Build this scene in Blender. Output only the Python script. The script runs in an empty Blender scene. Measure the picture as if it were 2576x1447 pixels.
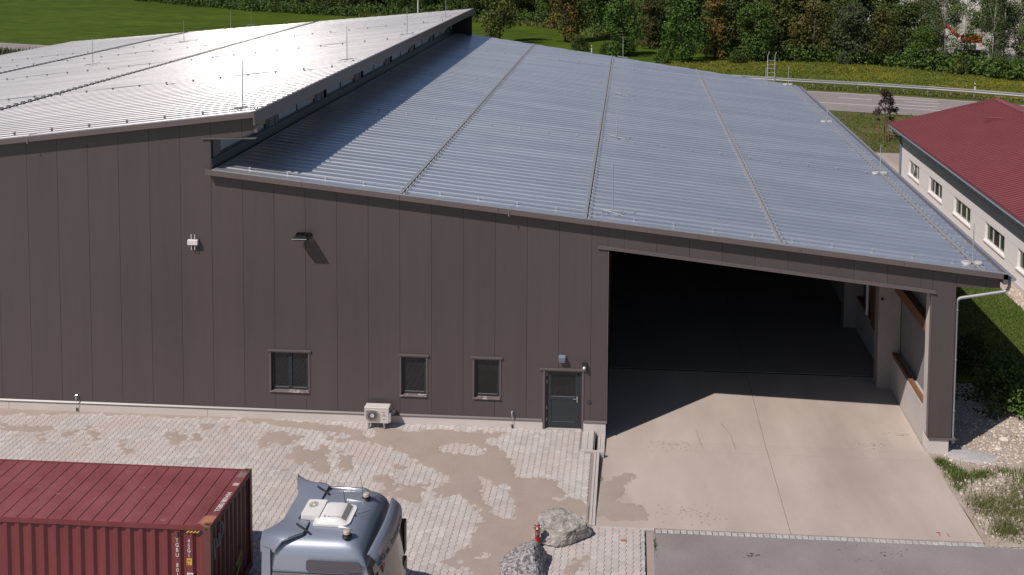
import bpy, math, random
import numpy as np
from mathutils import Vector, Matrix, noise as mnoise
R=math.radians
sc=bpy.context.scene
COL=sc.collection
rng=random.Random(7)
nr=np.random.RandomState(11)

# ------------------------------------------------------------ camera
cd=bpy.data.cameras.new('camera'); cam=bpy.data.objects.new('camera',cd); COL.objects.link(cam)
right=Vector((0.998163,0.059884,0.009187)); up=Vector((-0.013098,0.06525,0.997783)); fwd=Vector((-0.059151,0.99607,-0.065915))
mw=Matrix.Identity(4)
for i in range(3):
    mw[i][0]=right[i]; mw[i][1]=up[i]; mw[i][2]=-fwd[i]
mw[0][3],mw[1][3],mw[2][3]=20.0966,-30.6829,15.503
cam.matrix_world=mw
cd.sensor_fit='HORIZONTAL'; cd.sensor_width=36.0; cd.lens=2547.3/2576*36
cd.shift_x=-147.46/2576; cd.shift_y=-722.6/2576
cd.clip_start=0.5; cd.clip_end=3000
sc.camera=cam
# ------------------------------------------------------------ light
SUN=Vector((-0.61,-0.58,1.0)).normalized()
w=bpy.data.worlds.new('World'); sc.world=w; w.use_nodes=True
nt=w.node_tree; nt.nodes.clear()
sky=nt.nodes.new('ShaderNodeTexSky'); sky.sky_type='NISHITA'; sky.sun_disc=False
sky.sun_elevation=math.asin(SUN.z); sky.sun_rotation=math.atan2(SUN.x,SUN.y)
sky.air_density=1.0; sky.dust_density=1.0; sky.ozone_density=1.0; sky.altitude=500
bg=nt.nodes.new('ShaderNodeBackground'); bg.inputs['Strength'].default_value=0.06
out=nt.nodes.new('ShaderNodeOutputWorld')
nt.links.new(sky.outputs[0],bg.inputs[0]); nt.links.new(bg.outputs[0],out.inputs[0])
sd=bpy.data.lights.new('sun','SUN'); sd.energy=4.0; sd.angle=R(0.53); sd.color=(1.0,0.92,0.86)
so=bpy.data.objects.new('sun',sd); COL.objects.link(so)
so.rotation_euler=SUN.to_track_quat('Z','Y').to_euler()
so.location=(0,-40,60)
vs=sc.view_settings; vs.view_transform='Standard'; vs.look='None'; vs.exposure=0.08; vs.gamma=1.0; vs.use_curve_mapping=False

# ------------------------------------------------------------ materials
MATS={}
def mat(name,c1,c2=None,scale=2.0,detail=4,rough=0.7,metal=0.0,bump=0.0,bscale=30.0,spec=0.5,tone=False,fine=0.0,fscale=60.0,stretch=(1,1,1),coat=0.0,rvar=0.0,objrand=0.0,c3=None,mid=0.5,width=0.25,coords='pos'):
    m=bpy.data.materials.new(name); m.use_nodes=True
    t=m.node_tree; N=t.nodes; L=t.links
    b=N['Principled BSDF']
    b.inputs['Roughness'].default_value=rough; b.inputs['Metallic'].default_value=metal
    b.inputs['Specular IOR Level'].default_value=spec
    if coat: b.inputs['Coat Weight'].default_value=coat; b.inputs['Coat Roughness'].default_value=0.08
    if coords=='pos': g=N.new('ShaderNodeNewGeometry').outputs['Position']
    else: g=N.new('ShaderNodeTexCoord').outputs['Object']
    mp=N.new('ShaderNodeMapping'); mp.inputs['Scale'].default_value=stretch
    L.new(g,mp.inputs['Vector'])
    def nz(s,d=4,r=0.55):
        n=N.new('ShaderNodeTexNoise'); n.inputs['Scale'].default_value=s; n.inputs['Detail'].default_value=d; n.inputs['Roughness'].default_value=r
        L.new(mp.outputs[0],n.inputs['Vector']); return n.outputs['Fac']
    def ramp(f,a,bb):
        r=N.new('ShaderNodeMapRange'); r.inputs['From Min'].default_value=a; r.inputs['From Max'].default_value=bb; r.inputs['To Min'].default_value=0; r.inputs['To Max'].default_value=1
        L.new(f,r.inputs['Value']); return r.outputs[0]
    def mix(f,a,bb,blend='MIX'):
        x=N.new('ShaderNodeMix'); x.data_type='RGBA'; x.blend_type=blend
        if isinstance(f,float): x.inputs[0].default_value=f
        else: L.new(f,x.inputs[0])
        for i,v in ((6,a),(7,bb)):
            if isinstance(v,tuple): x.inputs[i].default_value=(*v,1)
            else: L.new(v,x.inputs[i])
        return x.outputs[2]
    col=c1
    if c2 is not None:
        if tone:
            at=N.new('ShaderNodeAttribute'); at.attribute_name='tone'
            col=mix(at.outputs['Fac'],c1,c2)
            if c3 is not None: col=mix(ramp(nz(scale,detail),mid-width,mid+width),col,c3)
        else:
            col=mix(ramp(nz(scale,detail),mid-width,mid+width),c1,c2)
            if c3 is not None: col=mix(ramp(nz(scale*0.31+.01,detail),0.5,0.68),col,c3)
    if fine:
        lo=1-fine; f=ramp(nz(fscale,3),0.3,0.7)
        col=mix(1.0,col,mix(f,(lo,lo,lo),(1+fine,)*3),'MULTIPLY')
    if objrand:
        oi=N.new('ShaderNodeObjectInfo')
        hs=N.new('ShaderNodeHueSaturation')
        r=N.new('ShaderNodeMapRange'); r.inputs['To Min'].default_value=1-objrand; r.inputs['To Max'].default_value=1+objrand
        L.new(oi.outputs['Random'],r.inputs['Value']); L.new(r.outputs[0],hs.inputs['Value'])
        r2=N.new('ShaderNodeMapRange'); r2.inputs['To Min'].default_value=0.5-objrand*0.05; r2.inputs['To Max'].default_value=0.5+objrand*0.05
        mm=N.new('ShaderNodeMath'); mm.operation='FRACT'; m2=N.new('ShaderNodeMath'); m2.operation='MULTIPLY'; m2.inputs[1].default_value=7.31
        L.new(oi.outputs['Random'],m2.inputs[0]); L.new(m2.outputs[0],mm.inputs[0]); L.new(mm.outputs[0],r2.inputs['Value']); L.new(r2.outputs[0],hs.inputs['Hue'])
        if isinstance(col,tuple): hs.inputs['Color'].default_value=(*col,1)
        else: L.new(col,hs.inputs['Color'])
        col=hs.outputs[0]
    if isinstance(col,tuple): b.inputs['Base Color'].default_value=(*col,1)
    else: L.new(col,b.inputs['Base Color'])
    if rvar:
        r=N.new('ShaderNodeMapRange'); r.inputs['To Min'].default_value=rough-rvar; r.inputs['To Max'].default_value=rough+rvar
        L.new(nz(scale*1.7,3),r.inputs['Value']); L.new(r.outputs[0],b.inputs['Roughness'])
    if bump:
        bp=N.new('ShaderNodeBump'); bp.inputs['Strength'].default_value=bump; bp.inputs['Distance'].default_value=0.02
        L.new(nz(bscale,3),bp.inputs['Height']); L.new(bp.outputs[0],b.inputs['Normal'])
    MATS[name]=m
    return m
M_wall=mat('brown_panel',(0.080,0.065,0.066),(0.088,0.072,0.072),scale=0.7,objrand=0.035,rough=0.40,bump=0.05,bscale=9,spec=0.5,fine=0.035,fscale=2.5,stretch=(2.5,1,0.18))
M_trim=mat('brown_trim',(0.125,0.102,0.102),(0.138,0.112,0.110),scale=1.5,rough=0.38,spec=0.5)
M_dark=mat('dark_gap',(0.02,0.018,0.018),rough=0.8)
M_zinc=mat('galvanised_sheet',(0.72,0.74,0.80),(0.82,0.84,0.88),scale=0.9,rough=0.50,metal=0.92,rvar=0.04,stretch=(0.10,1.1,1),mid=0.52,width=0.10,fine=0.04,fscale=12,bump=0.04,bscale=4)
_b=M_zinc.node_tree.nodes['Principled BSDF']; _b.inputs['Coat Weight'].default_value=1.0; _b.inputs['Coat Roughness'].default_value=0.20; _b.inputs['Coat IOR'].default_value=1.6
M_zincL=mat('galvanised_sheet_glossy',(0.35,0.335,0.345),(0.42,0.40,0.41),scale=0.9,rough=0.56,metal=0.62,rvar=0.02,stretch=(0.10,1.1,1),mid=0.52,width=0.10,fine=0.04,fscale=12)
_b=M_zincL.node_tree.nodes['Principled BSDF']; _b.inputs['Coat Weight'].default_value=1.0; _b.inputs['Coat Roughness'].default_value=0.175; _b.inputs['Coat IOR'].default_value=1.7
M_inner2=mat('shade_darkened_concrete',(0.27,0.235,0.22),(0.32,0.28,0.26),scale=1.5,rough=0.8,fine=0.05,fscale=20)  # column concrete with the bay's shade put into its colour
M_inner=mat('shade_darkened_panel',(0.20,0.195,0.20),(0.24,0.23,0.235),scale=1.5,rough=0.8)  # light grey panel coloured darker to carry the shade inside
M_zinc2=mat('galvanised_steel',(0.30,0.31,0.33),(0.38,0.39,0.41),scale=5,rough=0.6,metal=0.4)
M_conc=mat('concrete',(0.42,0.385,0.365),(0.48,0.445,0.42),scale=1.2,rough=0.85,bump=0.15,bscale=40,fine=0.05,fscale=30)
M_plinth=mat('plinth_concrete',(0.54,0.49,0.46),(0.60,0.55,0.52),scale=1.2,rough=0.8,fine=0.03,fscale=20)
M_ramp=mat('ramp_concrete',(0.39,0.328,0.290),(0.50,0.430,0.380),stretch=(1.5,0.55,1),scale=0.42,detail=8,rough=0.8,bump=0.12,bscale=60,fine=0.06,fscale=45,c3=(0.345,0.283,0.252),width=0.2)
M_floor=M_ramp
M_paver=mat('concrete_paver',(0.40,0.368,0.352),(0.535,0.494,0.474),tone=True,scale=0.7,detail=7,rough=0.85,bump=0.2,bscale=60,fine=0.07,fscale=50,c3=(0.455,0.385,0.35),mid=0.58,width=0.12)
M_joint=mat('joint_sand',(0.24,0.20,0.18),(0.30,0.25,0.22),scale=6,rough=0.95)
M_joint2=mat('oil_stain',(0.13,0.115,0.115),rough=0.7)
M_sand=mat('fine_sand',(0.315,0.256,0.222),(0.365,0.30,0.262),scale=1.1,rough=0.95,bump=0.25,bscale=80,fine=0.14,fscale=55)
M_asph=mat('old_asphalt',(0.225,0.20,0.198),(0.28,0.25,0.245),scale=0.8,detail=7,c3=(0.195,0.172,0.170),rough=0.85,bump=0.3,bscale=120,fine=0.16,fscale=40)
M_road=mat('road_asphalt',(0.235,0.205,0.195),(0.27,0.235,0.225),scale=0.3,rough=0.85,fine=0.05,fscale=5)
M_white=mat('white_line',(0.62,0.60,0.58),rough=0.7)
M_granite=mat('granite_sett',(0.36,0.35,0.355),(0.46,0.44,0.43),scale=7,rough=0.8,bump=0.2,bscale=60,fine=0.1,fscale=60,objrand=0.08)
M_grass=mat('meadow_grass',(0.044,0.074,0.007),(0.070,0.104,0.010),spec=0.08,scale=0.09,detail=8,rough=0.9,bump=0.8,bscale=1.3,fine=0.38,fscale=1.6,c3=(0.052,0.080,0.010),stretch=(0.22,1.0,1))
M_mead=mat('flower_meadow',(0.062,0.088,0.012),(0.13,0.135,0.020),spec=0.08,scale=0.22,detail=8,rough=0.9,bump=0.6,bscale=2,fine=0.35,fscale=2.2,c3=(0.30,0.23,0.02),stretch=(0.5,1.0,1))
M_dry=mat('dry_grass',(0.058,0.078,0.018),(0.17,0.13,0.072),spec=0.08,mid=0.55,scale=0.22,detail=7,rough=0.9,fine=0.3,fscale=6)
M_lawn=mat('lawn_grass',(0.045,0.085,0.012),(0.11,0.12,0.035),spec=0.08,scale=0.45,detail=7,rough=0.9,bump=0.6,bscale=14,fine=0.35,fscale=18)
M_soil=mat('gravel_soil',(0.30,0.245,0.20),(0.45,0.375,0.315),scale=2.2,detail=8,rough=0.95,bump=0.6,bscale=30,fine=0.22,fscale=22)
M_stone=mat('pebble',(0.30,0.25,0.21),(0.68,0.61,0.53),tone=True,scale=4,rough=0.85,fine=0.08,fscale=30)
M_rock1=mat('pale_rock',(0.20,0.185,0.17),(0.43,0.405,0.37),scale=4.5,detail=9,rough=0.9,bump=0.8,bscale=16,fine=0.35,fscale=22,width=0.16)
M_rock2=mat('veined_rock',(0.13,0.12,0.13),(0.38,0.36,0.355),scale=13,detail=9,rough=0.85,bump=0.8,bscale=20,fine=0.3,fscale=30,width=0.08)
M_whitewall=mat('white_render',(0.74,0.705,0.70),(0.78,0.745,0.735),scale=0.5,rough=0.8)
M_whiteframe=mat('white_plastic',(0.72,0.70,0.68),rough=0.45)
M_red=mat('red_roof_sheet',(0.20,0.055,0.062),(0.225,0.065,0.07),scale=0.6,rough=0.5,fine=0.04,fscale=3)
M_glass=mat('dark_glass',(0.012,0.013,0.015),rough=0.05,spec=0.5)
M_glassc=mat('translucent_glazing',(0.34,0.35,0.37),(0.38,0.39,0.41),scale=2,rough=0.25)
M_blind=mat('pale_blind',(0.55,0.56,0.58),rough=0.6)
M_beamin=mat('brightened_glulam',(0.52,0.27,0.12),(0.58,0.32,0.15),scale=3,rough=0.6)  # glulam colour lightened in place of light reaching the interior
M_glass2=mat('office_glass',(0.035,0.045,0.035),rough=0.06,spec=0.7)
M_anth=mat('anthracite_frame',(0.022,0.029,0.036),(0.026,0.033,0.04),scale=3,rough=0.4)
M_wood=mat('glulam_timber',(0.17,0.085,0.045),(0.23,0.12,0.065),scale=3,rough=0.6,stretch=(1,6,6),fine=0.1,fscale=15)
M_cont=mat('container_red',(0.150,0.029,0.033),(0.19,0.044,0.046),stretch=(3,1,0.4),scale=1.1,detail=7,rough=0.5,fine=0.06,fscale=14,c3=(0.145,0.028,0.032))
M_controof=mat('container_roof_red',(0.19,0.046,0.054),(0.24,0.072,0.078),scale=1.3,detail=8,rough=0.62,fine=0.09,fscale=10,c3=(0.155,0.038,0.044),width=0.18)
M_contend=mat('container_end_paint',(0.115,0.038,0.036),(0.15,0.05,0.045),scale=2,rough=0.55,fine=0.1,fscale=10)
M_castiron=mat('rusty_casting',(0.10,0.042,0.03),(0.16,0.075,0.05),scale=9,rough=0.7,fine=0.2,fscale=30)
M_rust=mat('orange_rust',(0.33,0.11,0.045),(0.42,0.19,0.11),scale=12,detail=7,rough=0.85,fine=0.15,fscale=30)
M_text=mat('white_lettering',(0.72,0.70,0.68),rough=0.6)
M_yel=mat('yellow_label',(0.70,0.42,0.06),rough=0.6)
M_blk=mat('black_plastic',(0.015,0.015,0.016),rough=0.45)
M_truck=mat('silver_blue_paint',(0.295,0.328,0.40),(0.305,0.338,0.41),scale=3,rough=0.36,metal=0.38,coat=0.5,spec=0.5)
M_truck2=mat('grey_side_panel',(0.11,0.105,0.125),rough=0.5,metal=0.3)
M_cream=mat('cream_plastic',(0.68,0.66,0.65),(0.72,0.70,0.69),scale=5,rough=0.5)
M_acwhite=mat('ac_casing',(0.56,0.53,0.49),(0.60,0.57,0.53),scale=4,rough=0.5)
M_grille=mat('grille_grey',(0.27,0.245,0.22),rough=0.6)
M_amber=mat('clear_amber_dome',(0.42,0.38,0.30),rough=0.25)
M_hyd=mat('hydrant_red',(0.40,0.03,0.03),rough=0.4)
M_silver=mat('polished_metal',(0.6,0.6,0.62),rough=0.28,metal=0.9)
M_greybox=mat('blue_grey_cover',(0.16,0.20,0.25),rough=0.45)
M_orange=mat('machine_orange',(0.75,0.16,0.03),rough=0.6)
M_sign=mat('sign_red',(0.38,0.035,0.035),rough=0.6)
M_quarry=mat('quarry_gravel',(0.24,0.215,0.19),(0.44,0.41,0.385),scale=0.25,detail=9,rough=0.95,fine=0.3,fscale=2)
M_beige=mat('reflected_ground_beige',(0.30,0.26,0.21),(0.34,0.30,0.25),scale=4,rough=0.35,coat=0.6)  # reflection of the ground put into the windscreen colour
M_bark=mat('bark',(0.07,0.055,0.04),(0.12,0.10,0.08),scale=6,rough=0.9)
M_birch=mat('pale_bark',(0.36,0.34,0.30),(0.20,0.18,0.15),scale=5,rough=0.9)
M_blueink=mat('blue_ink',(0.06,0.14,0.32),rough=0.6)
M_chalk=mat('pale_blue_spray',(0.30,0.31,0.34),rough=0.8)
M_ochre=mat('ochre_spray',(0.32,0.25,0.10),rough=0.8)
def leafmat(name,a,b,rough=0.65,objrand=0.22):
    return mat(name,a,b,tone=True,rough=rough,spec=0.25,objrand=objrand)
F_dark=leafmat('dark_green_leaf',(0.024,0.044,0.010),(0.060,0.092,0.021))
F_mid=leafmat('mid_green_leaf',(0.034,0.064,0.011),(0.086,0.130,0.024))
F_fresh=leafmat('fresh_green_leaf',(0.032,0.075,0.010),(0.085,0.145,0.020))
F_olive=leafmat('olive_leaf',(0.042,0.053,0.011),(0.112,0.120,0.026))
F_ochre=leafmat('ochre_leaf',(0.075,0.058,0.012),(0.20,0.145,0.032),objrand=0.12)
F_brown=leafmat('brown_green_leaf',(0.042,0.044,0.010),(0.11,0.095,0.024))
F_grey=leafmat('grey_green_leaf',(0.040,0.055,0.025),(0.105,0.128,0.058))
F_purple=leafmat('purple_leaf',(0.030,0.024,0.018),(0.090,0.066,0.050))
F_blade=leafmat('grass_blade',(0.06,0.085,0.018),(0.16,0.17,0.05),objrand=0.1)
F_weed=leafmat('weed_leaf',(0.05,0.08,0.015),(0.15,0.19,0.04),objrand=0.1)
F_flower=leafmat('yellow_flower',(0.16,0.14,0.02),(0.36,0.28,0.03),objrand=0.05)
F_meadow=leafmat('meadow_blade',(0.055,0.082,0.012),(0.125,0.145,0.022),objrand=0.05)
F_corn=leafmat('maize_leaf',(0.05,0.06,0.016),(0.15,0.155,0.06),objrand=0.1)

# ------------------------------------------------------------ mesh builder
ORIG={}
class MB:
    def __init__(s): s.v=[]; s.f=[]; s.t=None
    def add(s,vs,fs):
        o=len(s.v); s.v.extend(vs); s.f.extend([tuple(i+o for i in f) for f in fs]); return s
    def box(s,x0,x1,y0,y1,z0,z1,bev=0.0):
        if bev:
            b=bev
            vs=[]
            for (z,i) in ((z0,0),(z1-b,0),(z1,b)):
                vs+=[(x0+i,y0+i,z),(x1-i,y0+i,z),(x1-i,y1-i,z),(x0+i,y1-i,z)]
            fs=[(3,2,1,0),(8,9,10,11)]
            for k in (0,4):
                for a in range(4): fs.append((k+a,k+(a+1)%4,k+4+(a+1)%4,k+4+a))
            return s.add(vs,fs)
        vs=[(x0,y0,z0),(x1,y0,z0),(x1,y1,z0),(x0,y1,z0),(x0,y0,z1),(x1,y0,z1),(x1,y1,z1),(x0,y1,z1)]
        return s.add(vs,[(3,2,1,0),(4,5,6,7),(0,1,5,4),(1,2,6,5),(2,3,7,6),(3,0,4,7)])
    def hexa(s,p):  # 8 points: bottom 4 ccw, top 4 ccw
        return s.add(p,[(3,2,1,0),(4,5,6,7),(0,1,5,4),(1,2,6,5),(2,3,7,6),(3,0,4,7)])
    def slope(s,x0,x1,y0,y1,za,zb,ta,tb):  # bottom za@x0 zb@x1 ; top ta@x0 tb@x1
        return s.hexa([(x0,y0,za),(x1,y0,zb),(x1,y1,zb),(x0,y1,za),(x0,y0,ta),(x1,y0,tb),(x1,y1,tb),(x0,y1,ta)])
    def prism(s,poly,axis,a,b):
        n=len(poly)
        def P(u,v,c):
            return {'x':(c,u,v),'y':(u,c,v),'z':(u,v,c)}[axis]
        vs=[P(u,v,a) for u,v in poly]+[P(u,v,b) for u,v in poly]
        fs=[tuple(range(n)),tuple(range(2*n-1,n-1,-1))]+[(i,(i+1)%n,n+(i+1)%n,n+i) for i in range(n)]
        return s.add(vs,fs)
    def tube(s,pts,r,n=8,cap=True):
        pts=[Vector(p) for p in pts]; rr=r if isinstance(r,(list,tuple)) else [r]*len(pts)
        rings=[]; prev=None
        for i,p in enumerate(pts):
            d=(pts[min(i+1,len(pts)-1)]-pts[max(i-1,0)]).normalized()
            if prev is None:
                a=d.orthogonal().normalized()
            else:
                a=(prev-d*prev.dot(d))
                a=a.normalized() if a.length>1e-6 else d.orthogonal().normalized()
            prev=a; b=d.cross(a)
            rings.append([tuple(p+(a*math.cos(k*2*math.pi/n)+b*math.sin(k*2*math.pi/n))*rr[i]) for k in range(n)])
        vs=[q for rg in rings for q in rg]; fs=[]
        for i in range(len(pts)-1):
            for k in range(n): fs.append((i*n+k,i*n+(k+1)%n,(i+1)*n+(k+1)%n,(i+1)*n+k))
        if cap: fs.append(tuple(range(n-1,-1,-1))); fs.append(tuple((len(pts)-1)*n+k for k in range(n)))
        return s.add(vs,fs)
    def lathe(s,c,prof,n=16):
        vs=[];fs=[]
        for r,z in prof:
            for k in range(n): vs.append((c[0]+r*math.cos(k*2*math.pi/n),c[1]+r*math.sin(k*2*math.pi/n),c[2]+z))
        for i in range(len(prof)-1):
            for k in range(n): fs.append((i*n+k,i*n+(k+1)%n,(i+1)*n+(k+1)%n,(i+1)*n+k))
        fs.append(tuple(range(n-1,-1,-1))); fs.append(tuple((len(prof)-1)*n+k for k in range(n)))
        return s.add(vs,fs)
    def grid(s,rows):
        n=len(rows[0]); vs=[q for r in rows for q in r]
        fs=[(i*n+j,i*n+j+1,(i+1)*n+j+1,(i+1)*n+j) for i in range(len(rows)-1) for j in range(n-1)]
        return s.add(vs,fs)
    def ico(s,c,r,sub=2,fn=None):
        import bmesh
        bm=bmesh.new(); bmesh.ops.create_icosphere(bm,subdivisions=sub,radius=1.0)
        vs=[]
        for v in bm.verts:
            q=Vector(v.co)
            if fn: q=fn(q)
            vs.append((c[0]+q.x*r[0],c[1]+q.y*r[1],c[2]+q.z*r[2]))
        fs=[tuple(x.index for x in f.verts) for f in bm.faces]; bm.free()
        return s.add(vs,fs)
    def build(s,name,m,parent=None,smooth=False,kind=None,label=None,fixn=True):
        me=bpy.data.meshes.new(name)
        o=(0,0,0)
        if parent is not None: o=ORIG.get(parent.name,(0,0,0))
        me.from_pydata([(x-o[0],y-o[1],z-o[2]) for x,y,z in s.v],[],s.f)
        if fixn and len(s.f)<20000:
            import bmesh
            bm=bmesh.new(); bm.from_mesh(me); bmesh.ops.recalc_face_normals(bm,faces=bm.faces); bm.to_mesh(me); bm.free()
        if s.t is not None:
            at=me.attributes.new('tone','FLOAT','POINT'); at.data.foreach_set('value',s.t)
        me.materials.append(m)
        if smooth: me.polygons.foreach_set('use_smooth',[True]*len(me.polygons))
        me.update()
        ob=bpy.data.objects.new(name,me); COL.objects.link(ob)
        if parent is not None: ob.parent=parent
        ORIG[ob.name]=o if parent is not None else (0,0,0)
        if kind: ob['kind']=kind
        if label: ob['label']=label
        return ob
def tag(o,label,cat,group=None):
    o['label']=label; o['category']=cat
    if group: o['group']=group
    return o
def thing(name,label,cat,loc,group=None):
    o=bpy.data.objects.new(name,None); COL.objects.link(o); o.location=loc; o.empty_display_size=0.3
    ORIG[o.name]=tuple(loc); return tag(o,label,cat,group)
def copy_tree(root,loc,label=None):
    r=root.copy(); COL.objects.link(r); r.location=loc
    if label: r['label']=label
    for ch in list(root.children):
        c=ch.copy(); COL.objects.link(c); c.parent=r
        for g in list(ch.children):
            d=g.copy(); COL.objects.link(d); d.parent=c
    return r
def shared(me,name,parent,loc=(0,0,0),rot=0.0,scale=None,m=None):
    ob=bpy.data.objects.new(name,me); COL.objects.link(ob); ob.parent=parent; ob.location=loc; ob.rotation_euler=(0,0,rot)
    if scale: ob.scale=scale
    return ob
def text(s,size,mtx,m,parent,name='lettering',ext=0.002,align='LEFT',sx=1.0):
    cu=bpy.data.curves.new(name,'FONT'); cu.body=s; cu.size=size; cu.extrude=ext; cu.align_x=align; cu.resolution_u=3
    tmp=bpy.data.objects.new('tmp_text',cu); COL.objects.link(tmp)
    bpy.context.view_layer.update()
    me=bpy.data.meshes.new_from_object(tmp)
    bpy.data.objects.remove(tmp); bpy.data.curves.remove(cu)
    me.transform(Matrix.Diagonal((sx,1,1,1))); me.transform(mtx)
    o=ORIG.get(parent.name,(0,0,0)); me.transform(Matrix.Translation((-o[0],-o[1],-o[2])))
    me.materials.clear(); me.materials.append(m); me.name=name
    ob=bpy.data.objects.new(name,me); COL.objects.link(ob); ob.parent=parent; ORIG[ob.name]=o
    return ob
def frame(o,xa,ya):   # matrix: origin, x axis, y axis
    xa=Vector(xa).normalized(); ya=Vector(ya).normalized(); za=xa.cross(ya)
    m=Matrix.Identity(4)
    for i in range(3): m[i][0]=xa[i]; m[i][1]=ya[i]; m[i][2]=za[i]; m[i][3]=o[i]
    return m
def zR(x): return 8.02-0.1064*(x-7.0)
def zL(x): return 8.81+0.1265*(x-0.15)
def yeR(x): return 46.4-0.27*x
def yeL(x): return 43.9+0.52*(8.34-x)

# ============================================================ SETTING
G=-0.3
def sheet(name,poly,z,m,parent=None):
    b=MB(); b.add([(x,y,z) for x,y in poly],[tuple(range(len(poly)))])
    o=b.build(name,m,parent,fixn=False); 
    if parent is None: o['kind']='structure'
    return o
# grassy ground, one sheet to the horizon, gently uneven far away
rows=[]
xs=[-900,-500,-300,-200,-140,-100,-60,-30,0,20,37,60,90,130,200,320,500,900]
ys=[-300,-120,-60,-30,0,40,60,80,100,130,170,220,300,500,900,1400]
for y in ys: rows.append([(x,y,G-0.02) for x in xs])
gb=MB(); gb.grid(rows); g=gb.build('ground',M_grass,fixn=False); g['kind']='structure'
sheet('meadow',[(24,74.5),(40,74),(56,69.5),(85,60),(85,76),(66,82),(52,96),(24,98)],G+0.0,M_mead)
sheet('verge',[(30,43.4),(41,43.4),(60,43),(60,53.2),(44,59.4),(38,61.4),(28,64)],G+0.0,M_dry)
# road
far=[(-200,142),(-67,103.6),(-57,100.7),(37.6,73.2),(45.2,71.2),(53.8,68),(75,58.5),(110,40)]
near=[(x-0.8 if x<37 else x-0.3,y-11.4) for x,y in far]
rb=MB(); rb.grid([[(x,y,G+0.006) for x,y in near],[(x,y,G+0.006) for x,y in far]]); road=rb.build('road',M_road,fixn=False); road['kind']='structure'
def stripe(a,b_,wd=0.16):
    a=Vector((*a,0));b_=Vector((*b_,0)); d=(b_-a).normalized(); n=Vector((-d.y,d.x,0))*wd/2
    m=MB(); m.add([tuple(Vector((p.x,p.y,G+0.012))) for p in (a-n,b_-n,b_+n,a+n)],[(0,1,2,3)])
    return m.build('road_marking',M_white,road,fixn=False)
for a,b_ in [((40.6,69.1),(43.5,68.0)),((45.5,69.2),(49.7,67.8)),((46.4,67.15),(49.4,66.2)),((44.4,65.6),(48.75,64.5)),((33,67.2),(43.2,64.5)),((44.9,63.6),(52,61.4)),
             ((34.5,71.0),(37.4,70.1)),((-63.8,98.9),(-62.5,98.6)),((-59.6,98.0),(-55.4,96.4)),((-52,95.3),(-47,93.8))]: stripe(a,b_,0.2)
b=MB()
for i in range(len(far)-1):
    for off in (-0.5,):
        a=Vector((*far[i],0)); c=Vector((*far[i+1],0)); 
        b.add([(a.x,a.y+off,G+0.012),(c.x,c.y+off,G+0.012),(c.x,c.y+off+0.14,G+0.012),(a.x,a.y+off+0.14,G+0.012)],[(0,1,2,3)])
b.build('road_marking',M_white,road,fixn=False)
# dry strip at the road's edge
db=MB(); db.grid([[(x,y-0.1,G+0.002) for x,y in far],[(x,y+0.9,G+0.002) for x,y in far]]); o=db.build('road_verge',M_dry,fixn=False); o['kind']='structure'
# concrete footpath behind, lawn between the buildings
sheet('path',[(33,35.5),(37.69,36.2),(39.9,36.2),(39.9,43.6),(33,43.9)],G+0.006,M_ramp)
sheet('lawn',[(32.2,2.0),(33.6,-2.0),(36.9,-2.0),(36.95,35.4),(31.2,35.4),(31.2,4.0)],G+0.004,M_lawn)
# yard base under the pavers
pb=MB(); pb.box(-60,19.18,-40,-0.0,-0.30,-0.022); pb.box(19.18,20.45,-40,-5.06,-0.29,-0.024)
yard=pb.build('pavement',M_joint); yard['kind']='structure'
# asphalt
b=MB(); b.box(20.86,60,-40,-5.22,-0.29,-0.03); asp=b.build('asphalt',M_asph); asp['kind']='structure'
# sandy strip between kerb setts and asphalt
b=MB(); b.box(20.68,20.86,-40,-5.22,-0.29,-0.036); o=b.build('sand_strip',M_sand); o['kind']='structure'

# ---------------- pavers
PW=0.18; a_=0.012; hh=PW/2
outline=[(hh-a_,-hh),(hh-a_,-0.055),(hh+a_,-0.035),(hh+a_,0.035),(hh-a_,0.055),(hh-a_,hh),(-hh+a_,hh),(-hh+a_,0.055),(-hh-a_,0.035),(-hh-a_,-0.035),(-hh+a_,-0.055),(-hh+a_,-hh)]
ring0=[(x*0.975,y*0.975,-0.022) for x,y in outline]
ring1=[(x*0.94,y*0.94,-0.006) for x,y in outline]
ring2=[(x*0.87,y*0.87,0.0) for x,y in outline]
PF=[tuple(range(24,36))]+[(i,(i+1)%12,12+(i+1)%12,12+i) for i in range(12)]+[(12+i,12+(i+1)%12,24+(i+1)%12,24+i) for i in range(12)]
PV=np.array(ring0+ring1+ring2)
cells=[]
cx=-8.0
ci=0
while cx<20.5:
    x=cx; oy=(0.09 if ci%2 else 0.0)
    top=-0.03 if x<19.1 else -5.16
    y=top-oy
    while y>-13.2:
        if x>19.14 and y>-5.14: y-=PW; continue
        if 18.70<x and y>-1.34: y-=PW; continue
        cells.append((x,y))
        y-=PW
    cx+=PW; ci+=1
cells=np.array(cells)
def hidden(x,y): return (x<11.0 and y<-7.6) or (11.4<x<15.5 and -12<y<-8.9)
d=np.hypot(cells[:,0]-20.1,cells[:,1]+30.7)
vis=np.array([not hidden(x,y) and y>-8.9 and not (16.9<x<19.3 and -8.9<y<-4.7) for x,y in cells])
order=np.argsort(np.where(vis,d,1e9))[:290]
single=set(order.tolist())
pm=[]
for k in range(6):
    me=bpy.data.meshes.new('paver_shape'); me.from_pydata(PV.tolist(),[],PF)
    at=me.attributes.new('tone','FLOAT','POINT'); at.data.foreach_set('value',[k/5.0]*len(PV)); me.materials.append(M_paver); me.update(); pm.append(me)
tones=np.clip(nr.normal(0.5,0.24,len(cells))+0.35*np.array([mnoise.noise(Vector((x*0.6,y*0.6,3.1))) for x,y in cells]),0,1)
zj=nr.uniform(-0.002,0.002,len(cells))
VV=[];FF=[];TT=[];n=0
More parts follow.
